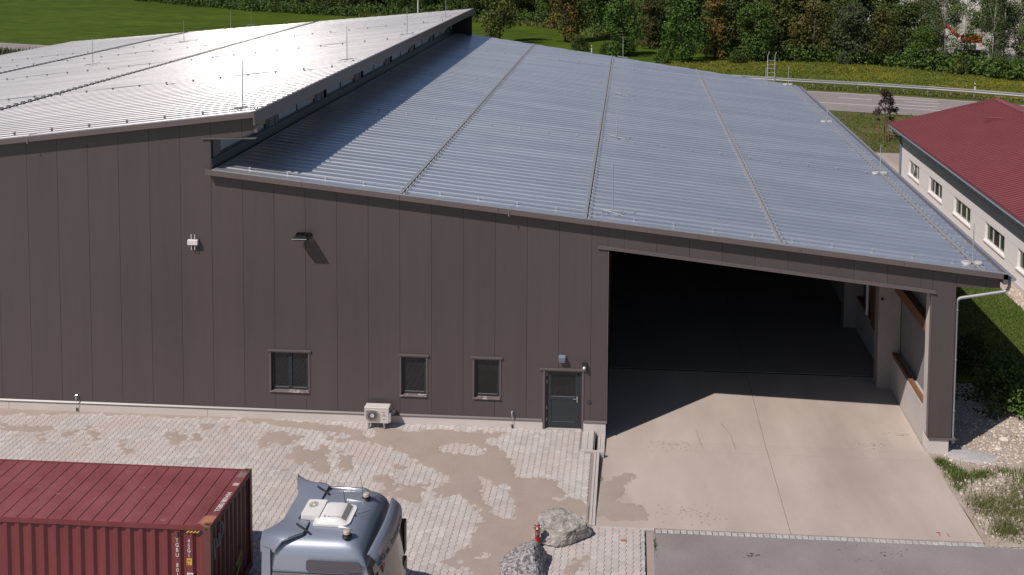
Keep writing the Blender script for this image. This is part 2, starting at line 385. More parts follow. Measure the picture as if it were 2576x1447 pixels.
for i,(x,y) in enumerate(cells):
    if i in single:
        ob=bpy.data.objects.new('paver',pm[int(tones[i]*5.99)]); COL.objects.link(ob); ob.parent=yard; ob.location=(x,y,zj[i])
        ob.rotation_euler=(nr.uniform(-.006,.006),nr.uniform(-.006,.006),nr.uniform(-.01,.01))
    else:
        VV.append(PV+np.array([x,y,zj[i]])); FF.extend([tuple(q+n for q in f) for f in PF]); TT.append(np.full(36,tones[i])); n+=36
b=MB(); b.v=np.concatenate(VV).tolist(); b.f=FF; b.t=np.concatenate(TT)
b.build('paver_field',M_paver,yard,kind='stuff',fixn=False)
# outer yard beyond the individually laid pavers
b=MB(); b.box(-60,-8.1,-40,-0.1,-0.2,-0.004); b.box(-8.1,20.45,-40,-13.3,-0.2,-0.004)
b.t=np.full(len(b.v),0.4); b.build('outer_paving',M_paver,yard)

# ---------------- sand blown over the pavers
SAND=[[(-0.19,0.12),(2.64,0.09),(3.93,-0.0),(5.44,0.06),(6.97,0.05),(7.79,0.11),(7.87,-0.11),(6.77,-0.2),(5.86,-0.21),(5.11,-0.22),(4.61,-0.14),(4.11,-0.18),(3.7,-0.15),(2.78,-0.15),(1.65,-0.33),(0.88,-0.34),(0.13,-0.36)],[(0.49,-0.92),(0.91,-1.01),(1.59,-0.99),(2.26,-1.06),(2.34,-1.2),(2.13,-1.39),(2.27,-1.67),(2.56,-1.88),(2.57,-2.08),(2.29,-1.96),(2.11,-1.74),(2.02,-1.46),(1.81,-1.59),(1.5,-1.68),(1.51,-1.44),(1.28,-1.31),(0.8,-1.41)],[(2.87,-1.28),(3.11,-1.23),(3.25,-1.54),(3.12,-1.67),(2.8,-1.58)],[(3.29,-0.98),(3.67,-0.89),(3.52,-1.11),(3.65,-1.19),(4.02,-1.28),(3.99,-1.48),(4.11,-1.7),(4.06,-1.88),(4.13,-2.07),(3.9,-2.17),(3.7,-2.07),(3.95,-1.94),(3.85,-1.67),(3.59,-1.4)],[(4.81,-1.76),(4.91,-1.61),(5.03,-1.91),(5.25,-2.12),(5.58,-2.2),(5.55,-2.37),(5.21,-2.48)],[(5.97,-1.21),(6.25,-1.1),(6.7,-1.33),(6.8,-1.61),(6.54,-1.8),(6.35,-1.9)],[(6.71,-1.15),(6.84,-0.97),(7.24,-1.29),(7.28,-1.65),(6.9,-1.46)],[(6.74,-0.56),(6.86,-0.39),(7.26,-0.58),(7.33,-0.81),(7.04,-0.95)],[(7.39,-0.66),(7.65,-0.57),(7.91,-0.91),(7.65,-0.87)],[(7.79,0.09),(9.44,0.01),(9.7,-0.17),(10.4,-0.16),(10.74,-0.3),(11.22,-0.26),(11.46,-0.4),(11.99,-0.52),(11.94,-0.72),(12.09,-0.9),(12.66,-0.86),(12.85,-0.45),(13.06,-0.27),(13.38,-1.67),(13.17,-1.72),(12.99,-1.4),(12.52,-1.44),(12.25,-1.16),(11.74,-1.16),(11.55,-1.4),(11.01,-1.18),(10.89,-1.03),(11.0,-0.91),(11.47,-1.1),(11.9,-0.92),(11.57,-0.79),(11.08,-0.79),(10.77,-0.73),(10.35,-0.63),(9.84,-0.57),(9.42,-0.52),(9.0,-0.43),(7.94,-0.27)],[(8.98,-0.83),(9.22,-0.72),(9.6,-0.78),(9.69,-1.01),(10.15,-0.98),(10.31,-1.12),(10.1,-1.36),(10.06,-1.52),(9.87,-1.57),(9.57,-1.48),(9.36,-1.53),(9.39,-1.79),(9.23,-1.88),(9.07,-1.74),(8.92,-1.15)],[(10.11,-1.66),(10.39,-1.64),(10.63,-1.81),(10.85,-1.79),(10.94,-1.52),(11.15,-1.47),(11.38,-2.15),(11.62,-3.0),(11.74,-3.12),(11.46,-3.18),(11.16,-2.86),(11.0,-2.35),(10.84,-2.58),(10.65,-2.64),(10.39,-2.37),(10.15,-2.38)],[(11.29,-1.79),(11.51,-1.59),(11.87,-1.89),(12.16,-2.09),(12.1,-2.41),(12.21,-2.92),(12.0,-2.93),(11.74,-2.37),(11.66,-1.95)],[(10.21,-2.87),(10.39,-2.85),(10.57,-3.08),(10.3,-3.23)],[(12.93,-3.03),(13.33,-3.0),(13.81,-3.52),(13.6,-3.6),(13.7,-4.09),(13.52,-4.11),(13.32,-3.53),(12.96,-3.49)],[(12.23,-0.36),(13.02,-0.3),(13.32,-0.52),(13.97,-0.36),(15.69,-0.27),(16.32,-0.32),(16.16,-0.68),(15.77,-0.81),(16.19,-1.15),(16.64,-1.82),(16.93,-2.11),(17.0,-2.83),(17.61,-2.76),(18.12,-2.87),(18.41,-3.47),(18.55,-3.74),(18.99,-3.98),(19.03,-4.24),(19.14,-4.55),(18.86,-4.87),(18.15,-5.18),(18.16,-6.36),(17.28,-7.51),(16.63,-7.56),(16.43,-7.15),(15.6,-6.91),(16.01,-6.25),(16.4,-5.11),(16.2,-4.56),(15.79,-4.27),(15.57,-3.86),(15.39,-3.9),(15.41,-4.14),(15.0,-4.06),(14.84,-4.19),(14.79,-3.64),(15.2,-3.32),(15.14,-3.15),(14.74,-2.71),(14.03,-2.28),(13.65,-1.86),(13.17,-1.64),(12.94,-1.4),(12.49,-1.37)],[(12.93,-3.06),(13.26,-2.97),(13.77,-3.54),(13.73,-3.89),(14.35,-3.33),(14.59,-3.42),(14.5,-3.88),(14.57,-4.37),(14.37,-4.57),(14.12,-4.24),(13.47,-3.96),(13.21,-3.42)],[(13.33,-2.48),(13.76,-2.66),(13.79,-2.9),(13.55,-2.86)],[(18.81,-6.49),(19.29,-6.32),(19.28,-6.63),(18.87,-7.1),(18.75,-6.98)],[(18.18,-6.54),(18.51,-6.6),(18.17,-6.72)]]
HOLES=[[(14.56,-1.27),(14.8,-1.09),(15.85,-1.37),(15.76,-1.67),(14.65,-1.72)],[(15.97,-2.94),(16.56,-3.44),(16.75,-3.26),(16.81,-3.71),(17.13,-4.07),(17.17,-5.0),(16.63,-4.68),(16.56,-4.38),(16.2,-3.97),(16.15,-3.42)],[(16.02,-5.97),(16.18,-5.95),(16.21,-6.12),(16.04,-6.11)],[(18.2,-3.88),(18.49,-3.77),(18.35,-3.97)],[(15.97,-6.84),(16.74,-6.51),(16.73,-6.58),(16.01,-6.92)]]
RSAND=[[(19.36,-4.55),(19.42,-2.99),(19.67,-2.41),(20.16,-2.05),(20.47,-2.13),(20.17,-2.79),(19.92,-3.85),(20.5,-3.87),(20.78,-4.32),(20.7,-4.67),(19.72,-4.74),(19.65,-4.53)]]

def sdf(P,polys,holes):
    best=np.full(len(P),-9.0)
    def one(poly):
        p=np.array(poly); q=np.roll(p,-1,0); inside=np.zeros(len(P),bool); dm=np.full(len(P),1e9)
        for a,c in zip(p,q):
            e=c-a; l=max((e@e),1e-9); t=np.clip(((P-a)@e)/l,0,1); dd=np.hypot(*(P-(a+t[:,None]*e)).T); dm=np.minimum(dm,dd)
            cond=((a[1]>P[:,1])!=(c[1]>P[:,1]))
            xi=(c[0]-a[0])*(P[:,1]-a[1])/((c[1]-a[1]) if abs(c[1]-a[1])>1e-9 else 1e-9)+a[0]
            inside^=cond&(P[:,0]<xi)
        return np.where(inside,dm,-dm)
    for poly in polys: best=np.maximum(best,one(poly))
    for poly in holes: best=np.minimum(best,-one(poly))
    return best
def lattice(n,seed,sh):
    r=np.random.RandomState(seed); g=r.rand(n,n); return g
def vnoise(X,Y,s,seed):
    g=lattice(256,seed,0); x=X/s+1000; y=Y/s+1000; xi=np.floor(x).astype(int); yi=np.floor(y).astype(int); fx=x-xi; fy=y-yi
    fx=fx*fx*(3-2*fx); fy=fy*fy*(3-2*fy)
    A=g[xi%256,yi%256];B=g[(xi+1)%256,yi%256];Cc=g[xi%256,(yi+1)%256];D=g[(xi+1)%256,(yi+1)%256]
    return (A*(1-fx)+B*fx)*(1-fy)+(Cc*(1-fx)+D*fx)*fy-0.5
def sandsheet(name,polys,holes,x0,x1,y0,y1,st,zf,lab,parent=None):
    X,Y=np.meshgrid(np.arange(x0,x1,st),np.arange(y0,y1,st)); sh=X.shape; P=np.stack([X.ravel(),Y.ravel()],1)
    f=sdf(P,polys,holes)
    nn=vnoise(P[:,0],P[:,1],0.35,1)*0.16+vnoise(P[:,0],P[:,1],0.15,2)*0.16+vnoise(P[:,0],P[:,1],0.07,3)*0.20
    f=f+nn*0.9
    h=np.clip(f*0.045-0.001,-0.012,0.005)+vnoise(P[:,0],P[:,1],0.5,4)*0.002
    Z=zf(P[:,0],P[:,1])+h
    idx=np.arange(len(P)).reshape(sh)
    Q=np.stack([idx[:-1,:-1],idx[:-1,1:],idx[1:,1:],idx[1:,:-1]],-1).reshape(-1,4)
    Q=Q[(f[Q].max(1)>-0.10)]
    used=np.unique(Q); re=np.full(len(P),-1); re[used]=np.arange(len(used))
    b=MB(); b.v=np.stack([P[used,0],P[used,1],Z[used]],1).tolist(); b.f=[tuple(q) for q in re[Q].tolist()]
    return b.build(name,M_sand,parent,smooth=True,kind='stuff',fixn=False)
sandsheet('sand',SAND,HOLES,-2.0,20.3,-9.6,0.0,0.045,lambda x,y:np.where(x>19.15,-0.4*(y>-5.1),0.0),'')

M_hall=mat('darker_hall_floor',(0.24,0.21,0.20),(0.30,0.265,0.255),scale=0.5,detail=6,rough=0.7)  # darker floor slabs behind the drain
# ---------------- ramp and hall floor (concrete slabs on a base)
def zr(y): return -0.25 if y>0 else (-0.25+0.225*min(1,(-y)/5.0))
b=MB()
b.hexa([(19.5,-5.04,-0.5),(29.32,-5.04,-0.5),(29.32,44,-0.5),(19.5,44,-0.5),(19.5,-5.04,-0.4),(29.32,-5.04,-0.4),(29.32,44,-0.4),(19.5,44,-0.4)])
ramp=b.build('ramp',M_joint); ramp['kind']='structure'
def slab(x0,x1,y0,y1,m=M_ramp,nm='concrete_slab'):
    b=MB(); b.hexa([(x0,y0,-0.46),(x1,y0,-0.46),(x1,y1,-0.46),(x0,y1,-0.46),(x0,y0,zr(y0)),(x1,y0,zr(y0)),(x1,y1,zr(y1)),(x0,y1,zr(y1))])
    return b.build(nm,m,ramp)
slab(19.36,24.435,-5.03,-0.62); slab(24.447,29.34,-5.03,-0.62)
slab(19.5,24.435,-0.613,-0.001); slab(24.447,29.34,-0.613,-0.001)
slab(19.5,24.435,0.001,5.18); slab(24.447,29.30,0.001,5.18)
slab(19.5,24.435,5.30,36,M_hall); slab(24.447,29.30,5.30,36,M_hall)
b=MB()
for i in range(50): b.box(19.55+i*0.195,19.55+i*0.195+0.17,5.2,5.28,-0.30,-0.262)
b.build('drain_grating',M_dark,ramp)
sandsheet('sand_on_ramp',RSAND,[],19.3,22.2,-5.02,-1.2,0.04,lambda x,y:-0.25+0.225*np.clip(-y/5.0,0,1),'',ramp)
# cracks in the slab
def crack(pts,wd=0.012):
    b=MB(); prev=None; rws=[[],[]]
    for i in range(len(pts)-1):
        a=Vector(pts[i]);c=Vector(pts[i+1]); k=6
        for j in range(k):
            q=a.lerp(c,j/k); o=rng.uniform(-.02,.02); wv=wd*rng.uniform(.4,1.1)
            rws[0].append((q.x+o,q.y,zr(q.y)+0.003)); rws[1].append((q.x+o+wv,q.y,zr(q.y)+0.003))
    b.grid(rws); b.build('crack',M_dark,ramp,fixn=False)
crack([(22.35,0.9),(22.42,0.2),(22.5,-0.5)],0.011); crack([(23.2,1.3),(23.42,0.6),(23.5,-0.5)],0.012)

for (x,y) in ((28.30,-4.72),(28.52,-4.74)):
    b=MB(); b.box(x,x+0.018,y-0.10,y+0.06,zr(y)-0.01,zr(y)+0.006); b.box(x-0.05,x+0.06,y+0.061,y+0.078,zr(y)-0.01,zr(y)+0.006) if x<28.4 else None; b.build('red_paint_mark',M_sign,ramp)
# old tyre scrub and oil drips as thin films on the concrete and the asphalt
M_film=mat('dried_mud_film',(0.30,0.25,0.215),(0.36,0.305,0.262),scale=7,detail=7,rough=0.9,fine=0.12,fscale=40)
def spots(cx_,cy_,r_,n,par,m,zfun,nm):
    b=MB()
    for _ in range(n):
        x=cx_+rng.gauss(0,r_); y=cy_+rng.gauss(0,r_*.5); q=rng.uniform(.008,.035); k=7; o=rng.random()*9
        b.add([(x+q*(1+.4*math.sin(o+i*2.3))*math.cos(i/k*6.283),y+q*.8*math.sin(i/k*6.283),zfun(y)+0.0025) for i in range(k)],[tuple(range(k))])
    b.build(nm,m,par,kind='stuff',fixn=False)
spots(21.6,-0.3,0.35,70,ramp,M_film,zr,'mud_speckle'); spots(27.6,0.2,0.3,60,ramp,M_film,zr,'mud_speckle'); spots(21.9,-4.3,0.5,80,ramp,M_film,zr,'mud_speckle'); spots(28.8,1.0,0.2,40,ramp,M_film,zr,'mud_speckle')
spots(23.3,-6.0,0.10,26,asp,M_joint2,lambda y:-0.03,'oil_speckle'); spots(26.5,-5.7,0.5,30,asp,M_joint2,lambda y:-0.03,'oil_speckle')
# kerb stones, steps beside the door, sett rows
def stonebox(x0,x1,y0,y1,z0,z1,nm,par,m=M_conc,bev=0.008):
    b=MB(); b.box(x0,x1,y0,y1,z0,z1,bev); return b.build(nm,m,par)
kerb=thing('retaining_kerb','grey concrete edging stones between the pavers and the sunken ramp','kerb',(19.25,-3.0,-0.3))
y=-1.30
while y>-5.0:
    y2=max(y-0.92,-5.04); stonebox(19.185,19.255,y2+0.004,y,-0.4,0.012,'edging_stone',kerb); stonebox(19.262,19.345,y2+0.004,y,-0.4,-0.002,'edging_stone',kerb); y=y2
st=thing('entrance_step','pale concrete steps down from the paving beside the grey door','steps',(19.1,-0.6,-0.3))
stonebox(18.79,18.965,-1.20,-0.03,-0.3,0.0,'step_slab',st); stonebox(18.975,19.14,-1.20,-0.03,-0.3,0.022,'step_slab',st)
stonebox(19.235,19.345,-1.20,-0.03,-0.4,-0.165,'step_slab',st); stonebox(19.352,19.485,-1.20,-0.03,-0.4,-0.155,'step_slab',st)
stonebox(18.74,19.47,-1.285,-1.205,-0.4,0.016,'edging_stone',st)
set1=thing('kerb_row','row of pale granite setts between the concrete ramp and the asphalt','kerb',(25,-5.13,-0.3))
sm=[]
for k in range(4):
    b=MB(); 
    b.box(-0.075,0.075,-0.07,0.07,-0.25,0,0.012); o=b.build('sett',M_granite); me=o.data
    for v in me.vertices: v.co+=Vector((nr.uniform(-.006,.006),nr.uniform(-.006,.006),nr.uniform(-.003,.003)))
    bpy.data.objects.remove(o); sm.append(me)
x=21.0
while x<31.5:
    shared(sm[rng.randrange(4)],'sett',set1,(x-25,rng.uniform(-.006,.006),0.275+rng.uniform(-.004,.003)),rng.uniform(-.04,.04)); x+=0.165
set2=thing('kerb_strip','column of granite setts running toward the viewer beside the asphalt','kerb',(20.57,-8,-0.3))
y=-5.2
while y>-13: 
    shared(sm[rng.randrange(4)],'sett',set2,(rng.uniform(-.005,.005),y+8,0.277+rng.uniform(-.004,.003)),rng.uniform(-.04,.04)); y-=0.158
b=MB(); b.box(0,0,0,0,0,0)
stonebox(19.35,20.9,-5.13,-5.045,-0.3,-0.012,'edging_stone',kerb)
# small rust brown metal cover let into the pavers
tag(stonebox(20.02,20.18,-5.72,-5.62,-0.1,0.006,'drain_cover',None,M_rust,0.003),'small rusty square cover set in the pale pavers','drain cover')

# ---------------- gravel corner on the right
def gz(x,y): return -0.30+0.27*min(1,max(0,(-y+0.3)/4.6))
rws=[]
gx=np.linspace(29.34,40,44); gy=np.linspace(-5.2,3.6,40)
for yy in gy: rws.append([(xx,yy,gz(xx,yy)+0.01+0.03*mnoise.noise(Vector((xx*1.2,yy*1.2,0)))) for xx in gx])
b=MB(); b.grid(rws); o=b.build('gravel_bed',M_soil,smooth=True,fixn=False); o['kind']='structure'
rws=[]
for yy in np.linspace(3.6,35,20): rws.append([(xx,yy,G+0.012) for xx in (36.9,37.3,37.7)])
b=MB(); b.grid(rws); o=b.build('gravel_strip',M_soil,fixn=False); o['kind']='structure'
IC=np.array([(0,0,1),(.89,0,.45),(.28,.85,.45),(-.72,.53,.45),(-.72,-.53,.45),(.28,-.85,.45),(.72,.53,-.45),(-.28,.85,-.45),(-.89,0,-.45),(-.28,-.85,-.45),(.72,-.53,-.45)])
IF=[(0,1,2),(0,2,3),(0,3,4),(0,4,5),(0,5,1),(1,6,2),(2,7,3),(3,8,4),(4,9,5),(5,10,1),(2,6,7),(3,7,8),(4,8,9),(5,9,10),(1,10,6)]
def stones(name,pts,smin,smax,zf):
    V=[];F=[];T=[];n=0
    for x,y in pts:
        s=smin+(smax-smin)*rng.random()**2.5; e=nr.uniform(.7,1.3,3)*np.array([1,1,.6])*s
        th=rng.uniform(0,6.28); c,si=math.cos(th),math.sin(th)
        q=IC*e*nr.uniform(.85,1.15,(11,1)); q=np.stack([q[:,0]*c-q[:,1]*si,q[:,0]*si+q[:,1]*c,q[:,2]],1)+np.array([x,y,zf(x,y)+s*0.15])
        V.append(q);F+= [tuple(k+n for k in f) for f in IF]; T.append(np.full(11,rng.random())); n+=11
    b=MB(); b.v=np.concatenate(V).tolist(); b.f=F; b.t=np.concatenate(T)
    return b.build(name,M_stone,kind='stuff',fixn=False)
pts=[]
while len(pts)<6500:
    x=rng.uniform(29.5,34.5); y=rng.uniform(-1.6,5.0)
    if x<30.2 and y>-0.1: continue
    dens=1.0 if y>-0.6+0.2*math.sin(x*3) else 0.3
    if rng.random()<dens: pts.append((x,y))
for _ in range(2600): pts.append((rng.uniform(29.5,33.5),rng.uniform(-4.9,-1.2)))
stones('gravel',pts,0.012,0.052,lambda x,y:gz(x,y)+0.01)
pts=[(rng.uniform(36.95,37.65),rng.uniform(3,20)) for _ in range(3500)]
stones('wall_gravel',pts,0.02,0.05,lambda x,y:G)
for k,(x,y,s,l) in enumerate([(32.0,0.95,0.16,'largest pale flat stone lying in the sunlit gravel'),(31.6,0.35,0.11,'rounded pale stone in the gravel beside the concrete patch'),(29.75,-2.0,0.08,'small white stone at the weedy edge of the ramp'),(29.9,-0.55,0.09,'pale stone lying between the weeds and the grey concrete patch')]):
    b=MB(); sd_=k*3.3
    b.ico((x,y,gz(x,y)+s*.3),(s,s*.75,s*.5),2,lambda q:q*(1+0.25*mnoise.noise(q*1.7+Vector((sd_,0,0)))))
    b.t=np.full(len(b.v),0.9); tag(b.build('stone',M_stone),l,'stone')
# spilled concrete patch
b=MB(); rings=[]
for r_ in (1.0,0.8,0.45,0.0):
    row=[]
    for k in range(28):
        a=k/28*6.283; rr=r_*(1+0.18*mnoise.noise(Vector((math.cos(a)*1.5,math.sin(a)*1.5,5))))
        x=30.55+0.85*rr*math.cos(a)+0.1*math.sin(a); y=-0.12+0.48*rr*math.sin(a)-0.18*rr*math.cos(a)
        row.append((x,y,gz(x,y)+0.015+0.06*(1-r_**2)+0.015*mnoise.noise(Vector((x*5,y*5,1)))))
    row.append(row[0]); rings.append(row)
b.grid(rings); M_patch=mat('spilled_cement',(0.36,0.345,0.35),(0.46,0.44,0.44),scale=4,detail=7,rough=0.9,fine=0.15,fscale=14,bump=0.4,bscale=12)
tag(b.build('concrete_patch',M_patch,smooth=True),'smooth grey hump of spilled concrete at the foot of the corner column','concrete patch')

# ============================================================ WAREHOUSE
wh=thing('warehouse','long dark brown panelled hall with two grey metal monopitch roofs and a wide open bay','building',(7,0,G))
OPEN=[(8.85,10.06,0.93,2.19),(13.03,13.84,0.94,2.18),(15.35,16.15,0.94,2.18),(17.57,18.75,-0.3,1.89)]
ZB=0.33
def panel(x0,x1,topf,botf=None,name='wall_panel',y0=0.0,y1=0.075):
    g=0.004; x0+=g; x1-=g
    cuts=sorted(set([x0,x1]+[c for o in OPEN for c in (o[0],o[1]) if x0<c<x1]))
    b=MB()
    for a,c in zip(cuts[:-1],cuts[1:]):
        mid=(a+c)/2; bot=botf or (lambda x:ZB)
        segs=[(bot(a),bot(c),topf(a),topf(c))]
        for o in OPEN:
            if o[0]<mid<o[1]:
                segs=[]
                if o[2]>ZB: segs.append((ZB,ZB,o[2],o[2]))
                segs.append((o[3],o[3],topf(a),topf(c)))
        for s in segs:
            b.slope(a,c,y0,y1,*s)
            e=0.004
    return b.build(name,M_wall,wh)
tL=lambda x:zL(x)-0.13
tR=lambda x:zR(x)-0.13
for k in range(-14,7): panel(k,k+1,tL)
for k in range(7,19): panel(k,k+1,tR)
panel(19,19.5,tR)
lint=lambda x:5.84-0.1085*(x-19.4)
panel(19.5,20,tR,lint)
for k in range(20,29): panel(k,k+1,tR,lint)
panel(29,29.36,tR,lambda x:4.78)
panel(29.36,30.06,tR,lambda x:0.20)
panel(30.06,30.95,tR,lambda x:4.93); panel(30.95,31.36,tR,lambda x:4.93)
# gable pieces under the raised roof edge
panel(7,8,tL,lambda x:8.98+0.06*(x-7)); panel(8,8.44,tL,lambda x:9.04+0.55*(x-8))
# dark backing inside the panel joints
b=MB(); b.slope(-14,7,0.055,0.14,ZB,ZB,tL(-14),tL(7)); 
xs_=[7,8.85,10.06,13.03,13.84,15.35,16.15,17.57,18.75,19.5]
for a,c in zip(xs_[:-1],xs_[1:]):
    o=[q for q in OPEN if abs(q[0]-a)<.01]
    if o:
        o=o[0]
        if o[2]>0: b.slope(a,c,0.056,0.14,ZB,ZB,o[2],o[2])
        b.slope(a,c,0.056,0.14,o[3],o[3],tR(a),tR(c))
    else: b.slope(a,c,0.055,0.14,ZB,ZB,tR(a),tR(c))
b.slope(19.5,29.36,0.055,0.14,lint(19.5),lint(29.36),tR(19.5),tR(29.36))
b.slope(29.4,30.04,0.055,0.4,0.2,0.2,tR(29.4),tR(30.04)); b.slope(30.04,31.34,0.055,0.14,4.95,4.95,tR(30.04),tR(31.34))
b.slope(7,8.43,0.055,0.14,9.0,9.28,tL(7),tL(8.43))
b.build('wall_lining',M_dark,wh)
# base flashing and concrete plinth with joints
b=MB()
for a,c in ((-14,17.5),(18.80,19.53)):
    b.prism([(-0.045,0.262),(-0.045,0.285),(-0.004,0.325),(0.05,0.325),(0.05,0.262)],'x',a,c)
b.build('base_flashing',M_trim,wh)
for a,c in ((-13,-6.3),(-6.29,0.2),(0.212,6.78),(6.792,13.3),(13.3,17.56),(18.78,19.49)):
    b=MB(); b.box(a,c,-0.02,0.3,-0.4 if a<18 else -0.45,0.26,0.006); b.build('plinth_block',M_plinth,wh)
b=MB(); b.box(29.34,29.98,-0.02,0.45,-0.4,0.155,0.006); b.build('plinth_block',M_plinth,wh)
b=MB(); b.box(29.36,30.2,-0.06,0.4,0.158,0.19); b.build('base_flashing',M_trim,wh)
# jamb and lintel flashings of the wide opening
b=MB(); b.slope(19.18,29.46,-0.055,0.10,lint(19.18)-0.045,lint(29.46)-0.045,lint(19.18)-0.0,lint(29.46)-0.0)
b.slope(19.2,29.44,-0.03,-0.002,lint(19.2)+0.003,lint(29.44)+0.003,lint(19.2)+0.05,lint(29.44)+0.05)
b.build('lintel_flashing',M_trim,wh)
b=MB(); b.box(19.502,19.53,-0.012,0.30,0.33,lint(19.5)-0.05); b.box(29.33,29.358,-0.012,0.12,0.2,4.75); b.build('jamb_flashing',M_trim,wh)
b=MB(); b.slope(6.72,8.46,-0.05,0.07,8.955,9.0,8.985,9.03); b.build('lintel_flashing',M_trim,wh)

# corrugated roof sheets
PROF=[(0,0),(.04,.05),(.07,.25),(.12,.78),(.16,.95),(.20,1.0),(.34,1.0),(.37,.90),(.40,.90),(.43,1.0),(.58,1.0),(.62,.95),(.66,.78),(.71,.25),(.74,.05),(.78,0)]
PROFL=[(0,0),(.03,.02),(.048,.07),(.056,.17),(.062,.265),(.078,.51),(.094,.755),(.100,.845),(.115,.95),(.17,1.0),(.32,1.0),(.35,.92),(.38,.92),(.41,1.0),(.58,1.0),(.62,.95),(.65,.78),(.695,.18),(.72,.03),(.75,0)]
def rib_sheet(x0,x1,y0,ye,zf,pitch,h,dz,PROF=PROF,m=None):
    ymax=max(ye(x0),ye(x1)); V=[];F=[]; y=y0; prev=None; th=0.0
    ys=[]
    k=0
    while y0+k*pitch<ymax:
        for t,p in PROF: ys.append((y0+(k+t)*pitch,p*h))
        k+=1
    n=0
    sgn=(ye(x1)-ye(x0))/(x1-x0)
    for yy,hh_ in ys:
        # clip the sheet to the slanting back edge
        a,c=x0,x1
        if yy>ye(x0) and yy>ye(x1): break
        if yy>ye(x1): c=x0+(yy-ye(x0))/sgn
        if yy>ye(x0): a=x0+(yy-ye(x0))/sgn
        V+=[(a,yy,zf(a)+hh_-h+dz),(c,yy,zf(c)+hh_-h+dz)]
        if n: F.append((2*n-2,2*n-1,2*n+1,2*n))
        n+=1
    b=MB(); b.v=V;b.f=F
    return b.build('roof_sheet',m or M_zinc,wh,smooth=True,fixn=False)
H=0.034
xr=[7.12,13.12,18.86,24.8,30.78,31.62]
for i in range(5): rib_sheet(xr[i],xr[i+1]+(0.12 if i<4 else 0),-0.16,yeR,zR,0.47,H,0.008*(5-i)-0.02)
xl=[-35.6,-19.85,-5.6,8.36]
for i in range(3): rib_sheet(xl[i]-(0.12 if i else 0),xl[i+1],-0.16,yeL,zL,0.50,0.058,0.008*i-0.01,PROFL,M_zincL)
# seams where the upper sheet laps the lower: flat bar with a comb of rib fillers
def seam(x,zf,ye,pitch,side,m1=M_zinc2):
    b=MB(); y1=ye(x); dz=0.02
    s=1 if side>0 else -1
    b.slope(min(x-0.13*s,x-0.02*s),max(x-0.13*s,x-0.02*s),-0.15,y1,zf(min(x-0.13*s,x-0.02*s))+dz+.01,zf(max(x-0.13*s,x-0.02*s))+dz+.01,zf(min(x-0.13*s,x-0.02*s))+dz+.025,zf(max(x-0.13*s,x-0.02*s))+dz+.025)
    b.build('seam_bar',m1,wh)
    b=MB(); k=0
    while -0.16+(k+1)*pitch<y1:
        c=-0.16+(k+0.4)*pitch
        pts=[(x+0.0*s,c-0.17,zf(x)+dz-.04),(x+0.05*s,c-0.14,zf(x)+dz+.03),(x+0.12*s,c,zf(x)+dz+.035),(x+0.05*s,c+0.14,zf(x)+dz+.03),(x+0.0*s,c+0.17,zf(x)+dz-.04)]
        b.tube(pts,0.014,4,False)
        k+=1
    b.build('seam_comb',m1,wh,fixn=False)
    b=MB(); b.box(x-0.018,x+0.004,-0.15,y1,zf(x)-0.055,zf(x)+0.018); b.build('seam_gap',M_dark,wh)
M_seam=mat('pale_seam_steel',(0.34,0.34,0.36),rough=0.6,metal=0.3)
for x in (13.12,18.86,24.8,30.78): seam(x,zR,yeR,0.47,1,M_seam if x>20 else M_zinc2)
for x in (-19.85,-5.6): seam(x,zL,yeL,0.50,-1,M_trim)
# verge fascias (pieces butted end to end) with light drip edge
def fascia(x0,x1,zf,n):
    for i in range(n):
        a=x0+(x1-x0)*i/n+0.004; c=x0+(x1-x0)*(i+1)/n-0.004
        b=MB(); b.slope(a,c,-0.235,-0.185,zf(a)-0.15,zf(c)-0.15,zf(a)+0.012,zf(c)+0.012)
        b.slope(a,c,-0.183,-0.004,zf(a)-0.15,zf(c)-0.15,zf(a)-0.13,zf(c)-0.13)
        b.build('fascia',M_trim,wh)
fascia(-14,8.50,zL,8); fascia(6.9,31.5,zR,8)
b=MB(); 
for a,c,zf in ((-14,8.36,zL),(7.1,31.5,zR)): b.slope(a,c,-0.232,-0.12,zf(a)+0.014,zf(c)+0.014,zf(a)+0.026,zf(c)+0.026)
b.build('verge_capping',M_zinc2,wh)
# raised eave side: fascia along x=8.4, soffit, roof edge capping
yb=yeL(8.4)
n=9
for i in range(n):
    a=-0.235+(yb+0.2)*i/n+0.005; c=-0.235+(yb+0.2)*(i+1)/n-0.005
    b=MB(); b.box(8.455,8.50,a,c,zL(8.5)-0.40,zL(8.5)+0.0); b.build('fascia',M_trim,wh)
b=MB(); b.slope(8.365,8.505,-0.235,yb,zL(8.36)+0.004,zL(8.5)+0.004,zL(8.36)+0.022,zL(8.5)+0.022); b.build('verge_capping',M_trim,wh)
b=MB(); b.slope(7.0,8.453,0.14,yb-0.1,zL(7)-0.40,zL(8.45)-0.40,zL(7)-0.385,zL(8.45)-0.385); b.build('soffit',M_trim,wh)
b=MB(); b.box(8.40,8.50,-0.02,0.1,9.2,zL(8.4)-0.42); b.build('corner_post',M_trim,wh)
